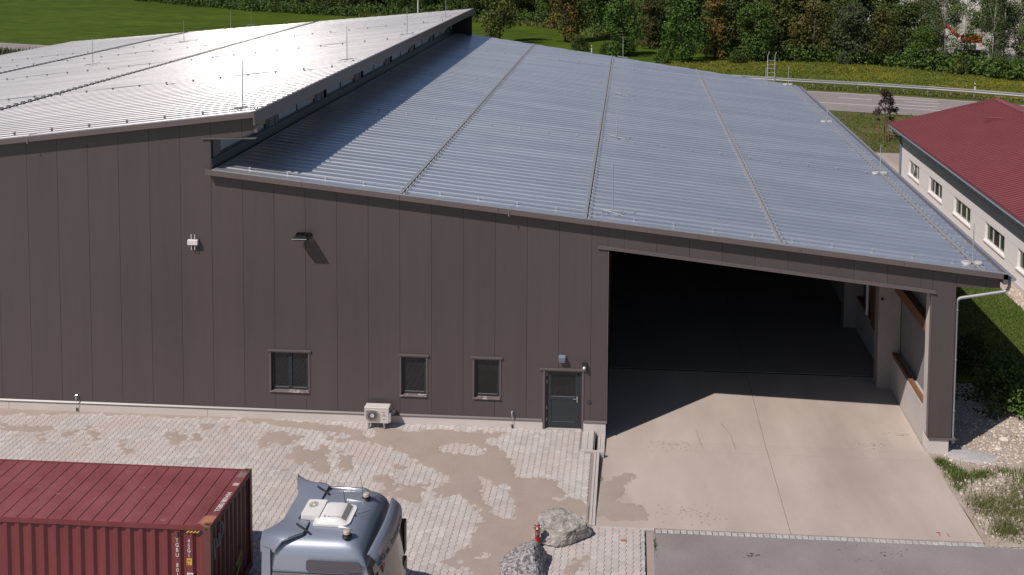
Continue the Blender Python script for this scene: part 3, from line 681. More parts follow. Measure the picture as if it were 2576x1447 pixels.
# clerestory strip along x=7
b=MB(); b.box(6.93,7.0,0.1,yb,7.9,8.36); b.prism([(7.001,7.9),(7.001,8.34),(7.03,8.34),(7.06,7.99),(7.14,8.03),(7.14,8.0)],'y',0.0,yb-0.6); b.build('upstand_flashing',M_anth,wh)
b=MB(); b.prism([(7.12,8.005),(7.16,8.01),(7.16,8.03),(7.12,8.03)],'y',-0.15,yb-0.6); b.build('roof_edge_strip',M_zinc2,wh)
y=0.72; k=0
zt_=zL(7)-0.40
b=MB(); b.box(6.96,7.02,0.15,0.72,8.362,zt_); b.build('pilaster',M_trim,wh)
bays=[(0.75,4.7)]+[(6.05+6*i,10.35+6*i) for i in range(7)]
for i,(a,c) in enumerate(bays):
    c=min(c,yb-0.8)
    fr=MB(); fr.box(6.95,7.01,a,c,8.362,8.42); fr.box(6.95,7.01,a,c,zt_-0.06,zt_-0.002)
    for yy in ([a,c-0.05,(a+c)/2] if i else [c-0.05,2.6]): fr.box(6.951,7.012,yy,yy+0.05,8.421,zt_-0.061)
    f=fr.build('clerestory_window',M_anth,wh)
    b=MB(); b.box(6.965,6.985,a+0.05,c-0.05,8.421,zt_-0.061); b.build('pane',M_glassc,f)
    if c+0.1<yb-1:
        b=MB(); b.prism([(c-2.5,8.82),(c-0.02,8.56),(c-0.02,zt_-0.07),(c-2.4,zt_-0.07)],'x',7.014,7.034); b.build('beam_stand_in',M_beamin,f)  # plate added outside the glass, stands for the beam seen through it
        b=MB(); b.box(6.95,7.03,c+0.002,c+0.40,8.362,zt_-0.002); b.build('post',M_anth,wh)
        b=MB(); b.box(6.955,7.015,c+0.402,c+0.95,8.362,zt_-0.002); b.box(6.955,7.015,c+1.05,c+1.30,8.362,zt_-0.002); b.build('pilaster',M_trim,wh)
        b=MB(); b.box(6.957,6.99,c+0.952,c+1.048,8.362,zt_-0.002); b.build('post',M_anth,wh)
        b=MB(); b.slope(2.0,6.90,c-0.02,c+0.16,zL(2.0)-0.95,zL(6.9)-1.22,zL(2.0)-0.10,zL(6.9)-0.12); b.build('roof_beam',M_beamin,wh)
# side and back walls, inner partition: the hall is closed
b=MB()
b.box(29.98,30.06,0.42,yeR(30)-0.4,G-.1,4.93); b.build('side_wall',M_wall,wh)
b=MB(); b.slope(7,30.0,0,0.001,0,0,0.0001,0.0001) if False else None
b.hexa([(7,yeR(7)-0.5,G-.1),(30.05,yeR(30)-0.4,G-.1),(30.05,yeR(30)-0.3,G-.1),(7,yeR(7)-0.4,G-.1),(7,yeR(7)-0.5,zR(7)-.07),(30.05,yeR(30)-0.4,zR(30)-.07),(30.05,yeR(30)-0.3,zR(30)-.07),(7,yeR(7)-0.4,zR(7)-.07)])
b.build('back_wall',M_wall,wh)
b=MB(); b.hexa([(-34.5,yeL(-34.5)-.5,G-.1),(8.4,yeL(8.4)-.5,G-.1),(8.4,yeL(8.4)-.4,G-.1),(-34.5,yeL(-34.5)-.4,G-.1),(-34.5,yeL(-34.5)-.5,zL(-34.5)-.1),(8.4,yeL(8.4)-.5,zL(8.4)-.42),(8.4,yeL(8.4)-.4,zL(8.4)-.42),(-34.5,yeL(-34.5)-.4,zL(-34.5)-.1)]); b.build('back_wall',M_wall,wh)
b=MB(); b.slope(-34.6,-34.5,0.0,yeL(-34.5)-.5,G,G,zL(-34.6)-.1,zL(-34.5)-.1); b.build('side_wall',M_wall,wh)
b=MB(); b.slope(-34.5,-14.0,0.0,0.08,G,G,zL(-34.5)-.13,zL(-14)-.13); b.build('front_wall',M_wall,wh)
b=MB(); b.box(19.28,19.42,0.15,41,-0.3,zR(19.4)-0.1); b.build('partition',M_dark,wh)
b=MB(); b.slope(19.43,29.95,0.15,37.3,zR(19.43)-0.13,zR(29.95)-0.13,zR(19.43)-0.11,zR(29.95)-0.11); b.build('light_absorbing_sheet',M_dark,wh)  # unseen dark sheet added under the roof to cut light in the bay
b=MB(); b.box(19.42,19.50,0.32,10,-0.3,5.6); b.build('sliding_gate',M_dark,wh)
# inside face of the east wall: base wall, timber rails, inner columns and panels coloured darker for shade
for a,c in ((0.62,4.28),(4.80,9.8),(10.4,16),(16.5,22),(22.5,28)):
    b=MB(); b.box(29.32,29.97,a,c,-0.28,0.96,0.006); b.build('base_wall',M_conc,wh)
    b=MB(); b.box(29.34,29.48,a,c,0.962,1.06); b.build('timber_rail',M_wood,wh)
    b=MB(); b.box(29.36,29.60,a,c,3.25,3.62); b.build('timber_rail',M_wood,wh)
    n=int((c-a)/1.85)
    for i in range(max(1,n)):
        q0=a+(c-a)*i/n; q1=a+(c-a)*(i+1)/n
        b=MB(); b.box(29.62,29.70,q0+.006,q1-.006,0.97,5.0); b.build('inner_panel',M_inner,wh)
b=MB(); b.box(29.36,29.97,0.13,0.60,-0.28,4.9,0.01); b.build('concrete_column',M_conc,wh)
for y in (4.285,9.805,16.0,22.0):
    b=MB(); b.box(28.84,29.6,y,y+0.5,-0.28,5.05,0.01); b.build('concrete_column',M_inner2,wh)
b=MB(); b.box(29.2,29.33,6.3,6.9,1.0,4.6); b.build('timber_post',M_wood,wh)
b=MB(); b.tube([(29.15,7.25,1.25),(29.15,7.25,4.6)],0.055,8); b.build('inner_pipe',M_whiteframe,wh)
b=MB(); b.tube([(28.95,4.28,2.95),(28.95,4.25,2.95)],0.05,10); b.build('pipe_hole',M_dark,wh)
for y in (5.5,11.5,17.5,23.5,29.5):
    b=MB(); b.slope(19.45,29.6,y,y+0.2,zR(19.45)-0.75,zR(29.6)-0.5,zR(19.45)-0.09,zR(29.6)-0.09); b.build('roof_beam',M_wood,wh)
# right eave: gutter, soffit strip and downpipe
b=MB(); rows=[]
for yy in (-0.22,37.8):
    rows.append([(31.64+0.085*math.cos(t)+.02,yy,5.30+0.085*math.sin(t)) for t in np.linspace(math.pi,2*math.pi,9)])
b.grid(rows); b.add([q for q in rows[0]],[tuple(range(9))]); b.build('gutter',M_zinc2,wh,fixn=False)
b=MB(); b.box(31.36,31.50,-0.235,37.7,5.12,5.42); b.build('eave_fascia',M_trim,wh)
b=MB(); b.slope(30.06,31.36,0.14,37.5,4.93,4.93,4.96,4.96); b.build('soffit',M_trim,wh)
b=MB(); b.tube([(31.60,-0.06,5.24),(31.60,-0.06,5.02),(31.56,-0.06,4.90),(31.44,-0.05,4.84),(30.22,0.08,4.56),(30.13,0.09,4.50),(30.12,0.10,4.38),(30.12,0.10,0.12),(30.15,0.04,0.02)],0.048,12)
for z in (4.15,2.6,1.0): b.tube([(30.12,0.1,z),(30.12,0.1,z+0.05)],0.058,12)
b.build('downpipe',M_zinc2,wh,smooth=True)

# windows and door
def window(x0,x1,z0,z1,leaves):
    fr=MB(); yb_=0.075
    fr.box(x0,x1,yb_,yb_+0.06,z0,z0+0.075); fr.box(x0,x1,yb_,yb_+0.06,z1-0.075,z1)
    fr.box(x0,x0+0.075,yb_,yb_+0.06,z0+0.076,z1-0.076); fr.box(x1-0.075,x1,yb_,yb_+0.06,z0+0.076,z1-0.076)
    if leaves==2:
        m=(x0+x1)/2; fr.box(m-0.055,m+0.055,yb_-0.008,yb_+0.05,z0+0.076,z1-0.076)
    f=fr.build('window',M_anth,wh)
    spans=[(x0+0.078,x1-0.078)] if leaves==1 else [(x0+0.078,(x0+x1)/2-0.058),((x0+x1)/2+0.058,x1-0.078)]
    for a,c in spans:
        b=MB(); b.box(a,c,yb_+0.022,yb_+0.034,z0+0.078,z1-0.078); b.build('pane',M_glass,f)
        b=MB(); b.box(a,c,yb_+0.004,yb_+0.020,z0+0.079,z0+0.098); b.build('glazing_bead',M_silver2,f)
    b=MB(); b.prism([(-0.055,z0-0.035),(-0.055,z0-0.015),(0.074,z0+0.012),(0.074,z0-0.035)],'x',x0-0.05,x1+0.03); b.build('sill',M_sill,f)
    b=MB(); b.box(x0-0.10,x1+0.09,-0.055,-0.002,z1+0.035,z1+0.075); b.box(x0-0.10,x1+0.09,-0.04,-0.002,z1+0.0,z1+0.034); b.build('drip_cap',M_trim,f)
    b=MB()
    b.box(x0-0.05,x0-0.001,-0.022,0.074,z0,z1); b.box(x1+0.001,x1+0.05,-0.022,0.074,z0,z1); b.build('reveal_trim',M_trim,f)
    return f
M_silver2=mat('glazing_bead_metal',(0.22,0.24,0.26),rough=0.4,metal=0.4)
M_sill=mat('window_sill_metal',(0.16,0.13,0.13),(0.42,0.35,0.32),scale=6,rough=0.45,mid=0.55,width=0.05)
window(8.86,10.06,0.93,2.19,2); window(13.04,13.83,0.94,2.18,1); window(15.36,16.15,0.94,2.18,1)
x0,x1,z0,z1=17.585,18.735,0.03,1.88
fr=MB(); fr.box(x0,x0+0.09,0.06,0.14,z0,z1); fr.box(x1-0.07,x1,0.06,0.14,z0,z1); fr.box(x0+.091,x1-.071,0.06,0.14,z1-0.08,z1)
door=fr.build('door',M_anth,wh)
b=MB(); a,c=x0+0.095,x1-0.075
b.box(a,c,0.072,0.12,z0,z0+0.16); b.box(a,c,0.072,0.12,0.93,1.02); b.box(a,c,0.072,0.12,z1-0.16,z1-0.082)
b.box(a,a+0.10,0.0722,0.12,z0+0.161,z1-0.161); b.box(c-0.13,c,0.0722,0.12,z0+0.161,z1-0.161)
b.build('leaf_frame',M_anth,door)
b=MB(); b.box(a+0.102,c-0.132,0.085,0.11,z0+0.162,0.928); b.build('lower_panel',M_anth,door)
b=MB(); b.box(a+0.102,c-0.132,0.09,0.10,1.022,z1-0.162); b.build('pane',M_glass,door)
b=MB(); b.box(a+0.102,c-0.132,0.074,0.088,1.022,1.036); b.box(a+0.11,c-0.14,0.079,0.084,z0+0.18,z0+0.188); b.build('glazing_bead',M_silver2,door)
b=MB(); b.box(c-0.085,c-0.05,0.055,0.071,0.86,1.06); b.tube([(c-0.068,0.05,0.985),(c-0.068,0.02,0.985),(c-0.20,0.018,0.982)],0.014,8); b.build('handle',M_silver,door)
for z in (0.25,0.62,1.45,1.70):
    b=MB(); b.tube([(x0+0.055,0.05,z),(x0+0.055,0.05,z+0.11)],0.013,8); b.build('hinge',M_silver,door)
b=MB(); b.box(x0-0.17,x1+0.13,-0.055,-0.002,z1+0.045,z1+0.085); b.box(x0-0.17,x1+0.13,-0.04,-0.002,z1+0.01,z1+0.044); b.build('drip_cap',M_trim,door)
b=MB(); b.box(x0-0.07,x0-0.001,-0.022,0.14,0.0,z1+0.009); b.box(x1+0.001,x1+0.06,-0.022,0.14,0.0,z1+0.009); b.build('reveal_trim',M_trim,door)
b=MB(); b.box(17.5,18.8,-0.02,0.3,-0.3,0.012); b.build('door_sill',M_conc,wh)

# ============================================================ THINGS ON THE WALL
t=thing('split_air_conditioner','cream outdoor air conditioning unit with round fan grille at the foot of the wall','air conditioner',(12.38,-0.3,0))
X0,X1,Y0,Y1,Z0,Z1=11.98,12.74,-0.46,-0.17,0.22,0.71
b=MB(); b.box(X0,X1,Y0,Y1,Z0,Z1-0.03,0.006); b.build('casing',M_acwhite,t)
b=MB(); b.box(X0-0.006,X1+0.006,Y0-0.006,Y1+0.006,Z1-0.029,Z1,0.008); b.build('lid',M_acwhite,t)
b=MB(); b.box(X1+0.0,X1+0.055,Y0+0.02,Y0+0.13,Z0+0.02,Z0+0.30,0.01); b.build('service_cover',M_acwhite,t)
def rrect(x0,x1,z0,z1,rs,n=6):
    pts=[]
    for (cx_,cz_,a0),r_ in zip([(x1,z1,0),(x0,z1,90),(x0,z0,180),(x1,z0,270)],rs):
        sx=-1 if cx_==x1 else 1; sz=-1 if cz_==z1 else 1
        for k in range(n+1):
            a=R(a0+90*k/n); pts.append((cx_+sx*r_+r_*math.cos(a),cz_+sz*r_+r_*math.sin(a)))
    return pts
rr=rrect(X0+0.03,X0+0.49,Z0+0.035,Z1-0.07,[0.16,0.02,0.14,0.03])
b=MB(); b.prism(rr,'y',Y0-0.012,Y0-0.001); b.build('grille_frame',M_acwhite,t)
rr=rrect(X0+0.045,X0+0.475,Z0+0.05,Z1-0.085,[0.15,0.015,0.13,0.02])
b=MB(); b.prism(rr,'y',Y0-0.016,Y0-0.0125); b.build('grille',M_grille,t)
b=MB(); cxx,czz=X0+0.255,Z0+0.235
for k in range(40):
    a=k/40*6.283; 
    b.tube([(cxx+0.07*math.cos(a),Y0-0.019,czz+0.07*math.sin(a)),(cxx+0.165*math.cos(a+0.35),Y0-0.019,czz+0.165*math.sin(a+0.35))],0.0035,4,False)
b.build('grille_vanes',M_truck2,t,fixn=False)
b=MB(); b.tube([(cxx,Y0-0.017,czz),(cxx,Y0-0.028,czz)],0.06,20); b.build('fan_hub',M_acwhite,t)
def rhomb(b,cx_,cz_,dx,dz,s,yv):
    d=Vector((dx,dz)).normalized(); n=Vector((-d.y,d.x)); p=[Vector((0,0)),d*s*.5+n*s*.29,d*s,d*s*.5-n*s*.29]
    b.prism([(cx_+q.x,cz_+q.y) for q in p],'y',yv-0.002,yv)
b=MB()
for ang in (90,210,330): rhomb(b,X0+0.615,Z0+0.275,math.cos(R(ang)),math.sin(R(ang)),0.036,Y0-0.001)
b.build('emblem',M_hyd,t)
text('MITSUBISHI',0.026,frame((X0+0.53,Y0-0.002,Z0+0.335),(1,0,0),(0,0,1)),M_hyd,t)
text('HEAVY INDUSTRIES',0.018,frame((X0+0.525,Y0-0.002,Z0+0.225),(1,0,0),(0,0,1)),M_blk,t)
b=MB(); b.box(X0+0.59,X0+0.71,Y0-0.003,Y0-0.001,Z0+0.10,Z0+0.145); b.build('label_plate',M_whiteframe,t)
b=MB(); b.box(X0+0.595,X0+0.64,Y0-0.005,Y0-0.0032,Z0+0.105,Z0+0.14); b.box(X0+0.65,X0+0.70,Y0-0.005,Y0-0.0032,Z0+0.115,Z0+0.125); b.build('label_print',M_blueink,t)
for x in (X0+0.10,X1-0.17):
    b=MB(); b.box(x,x+0.05,Y0-0.02,Y1+0.16,0.185,0.215); b.box(x,x+0.05,Y0+0.03,Y0+0.08,0.0,0.184); b.box(x,x+0.05,Y1+0.05,Y1+0.1,0.0,0.184); b.build('foot_rail',M_zinc2,t)
b=MB()
b.tube([(X1+0.01,-0.27,0.50),(X1+0.12,-0.25,0.50),(X1+0.13,-0.05,0.46),(X1+0.13,0.02,0.44)],0.022,8); b.tube([(X1+0.01,-0.25,0.42),(X1+0.10,-0.22,0.42),(X1+0.12,0.02,0.40)],0.028,8)
b.tube([(X1+0.07,-0.26,0.47),(X1+0.07,-0.26,0.56)],0.02,8); b.build('pipe_set',M_zinc2,t)

t=thing('floodlight','black floodlight on a bracket high on the brown wall casting a long slanting shadow','floodlight',(9.97,0,6.0))
b=MB(); b.box(9.76,10.19,-0.05,-0.002,5.93,6.07); b.tube([(9.80,-0.05,6.02),(9.80,-0.30,6.06)],0.012,6); b.tube([(10.15,-0.05,6.02),(10.15,-0.30,6.06)],0.012,6); b.build('bracket',M_blk,t)
b=MB(); b.hexa([(9.80,-0.12,5.93),(10.15,-0.12,5.93),(10.15,-0.16,6.02),(9.80,-0.16,6.02),(9.80,-0.40,5.99),(10.15,-0.40,5.99),(10.15,-0.40,6.08),(9.80,-0.40,6.08)])
for k in range(7): b.box(9.82+k*0.05,9.83+k*0.05,-0.38,-0.16,6.06,6.12)
b.build('housing',M_blk,t)
b=MB(); b.hexa([(9.76,-0.34,5.90),(10.18,-0.34,5.90),(10.18,-0.14,5.90),(9.76,-0.14,5.90),(9.74,-0.52,6.0),(10.20,-0.52,6.0),(10.20,-0.36,6.02),(9.74,-0.36,6.02)])
b.build('visor',M_blk,t)
b=MB(); b.tube([(9.735,-0.525,5.995),(10.205,-0.525,5.995)],0.010,6); b.build('lens_edge',M_silver2,t)

t=thing('antenna_box','white wireless antenna box with four short rods fixed to the brown wall','antenna',(6.42,0,5.7))
b=MB(); b.box(6.26,6.58,-0.14,-0.04,5.60,5.76,0.01); b.build('housing',M_whiteframe,t)
for x in (6.37,6.48):
    for s_ in (1,-1):
        b=MB(); b.tube([(x,-0.09,5.68+s_*0.082),(x,-0.09,5.68+s_*0.25)],0.014,8); b.build('antenna_rod',M_whiteframe,t)
b=MB(); b.box(6.33,6.50,-0.04,-0.002,5.63,5.72); b.build('bracket',M_grille,t)

t=thing('wall_lamp','small blue grey wedge shaped wall lamp above the grey door','wall lamp',(18.1,0,2.3))
b=MB(); b.prism([(-0.14,2.235),(-0.16,2.36),(-0.002,2.40),(-0.002,2.205)],'x',18.01,18.22); b.build('cover',M_greybox,t)
b=MB(); b.box(18.03,18.20,-0.12,-0.004,2.20,2.215); b.build('lens',M_whiteframe,t)
t=thing('motion_sensor','dark cube with a pale round motion sensor at the corner of the door lintel','sensor',(18.82,0,2.1))
b=MB(); b.box(18.745,18.885,-0.12,-0.002,2.08,2.18,0.008); b.build('housing',M_blk,t)
b=MB(); b.ico((18.81,-0.12,2.05),(0.05,0.05,0.055),2); b.build('sensor_head',M_whiteframe,t,smooth=True)
t=thing('wall_switch','small black push button box on the brown wall right of the door','switch',(18.97,0,0.93))
b=MB(); b.box(18.92,19.02,-0.03,-0.002,0.885,0.965,0.006); b.build('box',M_blk,t)
b=MB(); b.box(18.95,18.99,-0.038,-0.031,0.905,0.945); b.build('button',M_trim,t)
def tap(x,l):
    t=thing('water_tap',l,'tap',(x,0,0),'outdoor taps at the foot of the brown wall')
    b=MB(); b.tube([(x,-0.002,0.50),(x,-0.07,0.52),(x+0.005,-0.10,0.47),(x+0.005,-0.10,0.40)],0.016,8); b.build('spout',M_silver,t)
    b=MB(); b.tube([(x-0.03,-0.05,0.55),(x+0.03,-0.05,0.55)],0.012,6); b.tube([(x,-0.05,0.52),(x,-0.05,0.56)],0.01,6); b.build('tap_handle',M_silver,t)
    b=MB(); b.tube([(x+0.01,-0.09,0.40),(x+0.02,-0.07,0.26),(x,-0.055,0.12)],0.007,6); b.build('chain',M_silver,t)
    b=MB(); b.tube([(x,-0.055,0.13),(x+0.002,-0.06,0.03)],0.022,8); b.build('drain_cup',M_blk,t)
tap(2.49,'small metal water tap at the foot of the wall above the red container'); tap(16.56,'small metal water tap between the rightmost window and the door')

# ============================================================ LIGHTNING PROTECTION ON THE ROOFS
def rod(x,y,zf,h,l,arms=True,grp=None):
    z=zf(x); t=thing('lightning_rod',l,'lightning rod',(x,y,z),'lightning rods standing on the roofs')
    b=MB(); b.tube([(x,y,z+0.05),(x,y,z+h*0.45),(x,y,z+h)],[0.020,0.018,0.012],6); b.build('rod',M_zinc2,t)
    if arms:
        b=MB(); s=0.1265 if zf is zL else -0.1064
        for q in (-1,1): b.tube([(x-0.34,y+0.22*q,z-0.34*s+0.02),(x-0.34,y+0.22*q,z-0.34*s+0.10),(x+0.34,y-0.22*q,z+0.34*s+0.10),(x+0.34,y-0.22*q,z+0.34*s+0.02)],0.013,6)
        b.build('stand',M_zinc2,t)
    else:
        for q in (-0.2,0.14):
            b=MB(); b.lathe((x+q,y-0.03,z+0.005),[(0.15,0),(0.15,0.05),(0.12,0.07),(0.0001,0.07)],20); b.build('foot_block',M_conc,t)
    return t
for (x,y,h,l) in [(7.80,0.62,1.63,'nearest thin lightning rod standing at the right front corner of the upper left roof'),
    (7.6,13.2,1.6,'lightning rod on the glaring part of the upper roof, second from the front corner'),
    (7.75,24.6,1.6,'lightning rod against the dark trees, third along the raised roof edge'),
    (7.75,36.3,1.6,'farthest lightning rod on the raised roof edge, near the tip of the roof'),
    (-12.63,28.9,1.68,'lightning rod on the left roof between the two dark seams, nearest of its line'),
    (-12.56,41.4,1.7,'lightning rod against the green field, second of the line on the left roof'),
    (-12.84,50.8,1.7,'lightning rod near the far edge of the left roof, third of its line'),
    (-13.3,56.5,1.5,'lightning rod at the very far edge of the left roof below the wood')]: rod(x,y,zL,h,l)
for (x,y,h,l) in [(19.62,0.62,1.66,'front lightning rod on crossed stand beside the second seam of the lower roof'),
    (19.59,12.5,1.6,'lightning rod on crossed stand in the middle of the lower roof'),
    (19.7,24.2,1.6,'lightning rod farther up the lower roof right of the second seam'),
    (19.6,40.9,1.6,'lightning rod at the far edge of the lower roof before a green tree')]: rod(x,y,zR,h,l)
for (x,y,h,l) in [(30.69,0.51,1.24,'lightning rod on round white blocks at the near right roof corner'),
    (30.72,12.25,1.24,'lightning rod on round white blocks beside the downpipe of the white building'),
    (30.75,24.07,1.24,'lightning rod on round white blocks on the eave below the small tree'),
    (30.76,37.6,1.27,'lightning rod on round white blocks at the far right roof corner')]: rod(x,y,zR,h,l,False)
clipme=None
def conductor(xa,xb,y,zf,l,step=1.0,dark=False,skew=0.0):
    global clipme
    m=M_trim if dark else M_zinc2
    t=thing('conductor_wire',l,'lightning wire',(xa,y,zf(xa)),'lightning wires clipped across the roof ribs')
    b=MB(); b.tube([(xa,y,zf(xa)+0.075),(xb,y+skew*(xb-xa),zf(xb)+0.075)],0.006,5); b.build('wire',m,t)
    if clipme is None:
        b=MB(); b.box(-0.02,0.02,-0.025,0.025,0,0.05); b.box(-0.032,0.032,-0.032,0.032,0.05,0.095,0.01); o=b.build('clip',m); clipme={}
        clipme[0]=o.data.copy(); clipme[1]=o.data.copy(); clipme[0].materials[0]=M_zinc2; clipme[1].materials[0]=M_trim; bpy.data.objects.remove(o)
    x=xa+0.5
    while x<xb:
        shared(clipme[1 if dark else 0],'clip',t,(x-xa,skew*(x-xa),zf(x)-zf(xa))); x+=step
for y,l in [(0.40,'lightning wire along the front edge of the lower roof'),(12.0,'lightning wire across the lower roof, second from the front'),(23.75,'lightning wire across the lower roof, third from the front'),(35.6,'lightning wire across the lower roof near its far edge')]:
    conductor(7.6,31.2,y,zR,l,1.22)
for y,l in [(0.6,'lightning wire along the front edge of the upper left roof'),(12.9,'lightning wire across the upper roof through the glare'),(25.3,'lightning wire across the upper roof, third from the front'),(36.8,'lightning wire across the upper roof near its far right tip')]:
    x0_={0.6:-4,12.9:-13,25.3:-21,36.8:-30}[y]
    conductor(x0_,8.1,y,zL,l,1.25,True,-0.08 if y>1 else 0.0)
conductor(-34,-12,44.5,zL,'lightning wire across the far left part of the upper roof',1.25,True,-0.08)
for x,zf,l in ((1.2,zL,'thin wire end hanging over the fascia of the upper left roof'),(16.45,zR,'thin wire end hanging over the fascia of the lower roof')):
    t=thing('wire_end',l,'lightning wire',(x,-0.2,zf(x)))
    b=MB(); b.tube([(x+0.35,0.3,zf(x)+0.08),(x,-0.15,zf(x)+0.06),(x,-0.26,zf(x)-0.02),(x,-0.26,zf(x)-0.16)],0.008,6); b.build('wire',M_zinc2,t)
    b=MB(); b.ico((x,-0.26,zf(x)-0.18),(0.025,0.025,0.025),1); b.build('end_knob',M_silver,t)
t=thing('roof_ladder','steel access ladder with safety side rails rising above the far roof edge','ladder',(29.7,yeR(29.7)+0.1,G))
yy=yeR(29.7)+0.15
for x in (29.47,29.95):
    b=MB(); b.tube([(x,yy,G),(x,yy,6.4),(x,yy-0.0,7.3),(x+0.05,yy-0.3,7.6)],0.028,6); b.build('stile',M_zinc2,t)
for k in range(26):
    b=MB(); b.tube([(29.47,yy,G+0.28*k+0.3),(29.95,yy,G+0.28*k+0.3)],0.015,6); b.build('rung',M_zinc2,t)
b=MB(); b.tube([(29.38,yy+0.1,G),(29.38,yy+0.1,6.5)],0.02,6); b.tube([(30.03,yy+0.1,G),(30.03,yy+0.1,6.1)],0.02,6); b.build('side_rail',M_zinc2,t)

# ============================================================ CONTAINER
cx0,cx1,cy0,cy1,cz1=-0.05,11.05,-9.80,-7.36,2.44
t=thing('shipping_container','dark red steel shipping container lying along the bottom left of the yard','shipping container',(5.5,-8.58,0))
# corner posts, rails
b=MB()
for x in (cx0,cx1-0.17):
    for y in (cy0,cy1-0.13): b=MB(); b.box(x,x+0.17,y,y+0.13,0.12,cz1-0.11,0.0); b.build('corner_post',M_contend,t)
def tri(y0,y1,z0,z1):
    b=MB(); b.box(cx0+0.171,cx1-0.171,y0,y1,z0,z1); return b
tri(cy0+0.005,cy0+0.065,cz1-0.09,cz1-0.012).build('top_rail',M_cont,t); tri(cy1-0.065,cy1-0.005,cz1-0.09,cz1-0.012).build('top_rail',M_cont,t)
tri(cy0+0.01,cy0+0.08,0.05,0.2).build('bottom_rail',M_cont,t); tri(cy1-0.08,cy1-0.01,0.05,0.2).build('bottom_rail',M_cont,t)
# corrugated long sides
def corr(p0,p1,nrm,z0,z1,pitch,dep,m,nm,flat=0.27,ramp_=0.23):
    p0=Vector(p0);p1=Vector(p1); L=(p1-p0).length; d=(p1-p0)/L; n=Vector(nrm); rows=[[],[]]; s=0
    pts=[]
    while s<L:
        for q,h in ((0,0),(flat,0),(flat+ramp_,1),(2*flat+ramp_,1)): 
            if s+q*pitch<L: pts.append((s+q*pitch,h))
        s+=pitch
    pts.append((L,0))
    b=MB()
    for s,h in pts:
        P=p0+d*s-n*dep*h; rows[0].append((P.x,P.y,z0)); rows[1].append((P.x,P.y,z1))
    b.grid(rows); return b.build(nm,m,t,fixn=False)
corr((cx0+0.17,cy0+0.03,0),(cx1-0.17,cy0+0.03,0),(0,-1,0),0.2,cz1-0.09,0.282,0.05,M_cont,'side_wall')
corr((cx0+0.17,cy1-0.03,0),(cx1-0.17,cy1-0.03,0),(0,1,0),0.2,cz1-0.09,0.282,0.05,M_cont,'side_wall')
corr((cx1-0.05,cy0+0.13,0),(cx1-0.05,cy1-0.13,0),(1,0,0),0.16,cz1-0.12,0.245,0.045,M_contend,'end_wall')
corr((cx0+0.05,cy0+0.13,0),(cx0+0.05,cy1-0.13,0),(-1,0,0),0.16,cz1-0.12,0.245,0.045,M_contend,'end_wall')
b=MB(); b.box(cx1-0.13,cx1-0.002,cy0+0.13,cy1-0.13,cz1-0.12,cz1-0.03); b.build('end_header',M_contend,t)
b=MB(); b.box(cx1+0.0,cx1+0.006,cy0+0.16,cy1-0.16,cz1-0.075,cz1-0.063); b.build('header_edge',M_controof,t)
b=MB(); b.box(cx1-0.15,cx1,cy0+0.13,cy1-0.13,0.0,0.16); b.build('end_sill',M_contend,t)
# roof: pressed panels with narrow grooves
gr=0.345; x=cx1-0.30; b=MB(); edges=[]
while x>cx0+0.2: edges.append(x); x-=gr
ya,yb2=cy0+0.10,cy1-0.10; zt=cz1-0.012
b=MB(); b.box(cx0+0.02,cx1-0.02,cy0+0.066,cy1-0.066,cz1-0.11,cz1-0.034)
b.build('roof_base',M_controof,t)
prev=cx1-0.02
for i,e in enumerate(edges+[cx0+0.02]):
    a=e+0.011 if i<len(edges) else e
    b=MB(); yy0,yy1=cy0+0.066,cy1-0.066
    b.add([(a,yy0,zt-.004),(prev,yy0,zt-.004),(prev,yy0+0.07,zt),(prev,yy1-0.07,zt),(prev,yy1,zt-.004),(a,yy1,zt-.004),(a,yy1-0.07,zt),(a,yy0+0.07,zt),
           (a,yy0,zt-.03),(prev,yy0,zt-.03),(prev,yy1,zt-.03),(a,yy1,zt-.03)],
          [(0,1,2,7),(7,2,3,6),(6,3,4,5),(0,8,9,1),(5,4,10,11),(0,7,6,5,11,8),(1,9,10,4,3,2)])
    b.build('roof_panel',M_controof,t); prev=e-0.011
# corner castings with slots
for x in (cx0,cx1-0.18):
    for y in (cy0,cy1-0.165):
        for z in (0,cz1-0.108):
            b=MB(); b.box(x,x+0.18,y,y+0.165,z,z+0.118,0.012); b.build('corner_casting',M_castiron,t)
for y in (cy0,cy1-0.165):
    b=MB(); b.box(cx1-0.13,cx1-0.05,y+0.06,y+0.105,cz1+0.008,cz1+0.0125); b.box(cx1-0.11,cx1-0.07,(y-0.002 if y==cy0 else y+0.162),(y+0.003 if y==cy0 else y+0.167),cz1-0.08,cz1-0.03); b.box(cx1-0.002,cx1+0.002,y+0.06,y+0.11,cz1-0.085,cz1-0.025); b.build('casting_slot',M_blk,t)
# rust, scuffs
def blob(cxx,cyy,rx,ry,z,m,nm,seed,k=22):
    b=MB(); pts=[]
    for i in range(k):
        a=i/k*6.283; r_=1+0.45*mnoise.noise(Vector((math.cos(a)*1.3+seed,math.sin(a)*1.3,seed)))
        pts.append((cxx+rx*r_*math.cos(a),cyy+ry*r_*math.sin(a),z))
    b.add(pts,[tuple(range(k))]); return b.build(nm,m,t,fixn=False)
M_scuff=mat('paint_scuff',(0.24,0.10,0.085),(0.30,0.15,0.12),scale=14,rough=0.8,fine=0.2,fscale=40)
b=MB(); b.add([(cx1-0.36,cy0+0.13,zt+.002),(cx1-0.185,cy0+0.09,zt+.002),(cx1-0.03,cy0+0.17,zt+.002),(cx1-0.03,cy0+0.42,zt+.002),(cx1-0.10,cy0+0.47,zt+.002),(cx1-0.30,cy0+0.44,zt+.002)],[(0,1,2,3,4,5)]); b.build('scuff_patch',M_scuff,t,fixn=False)
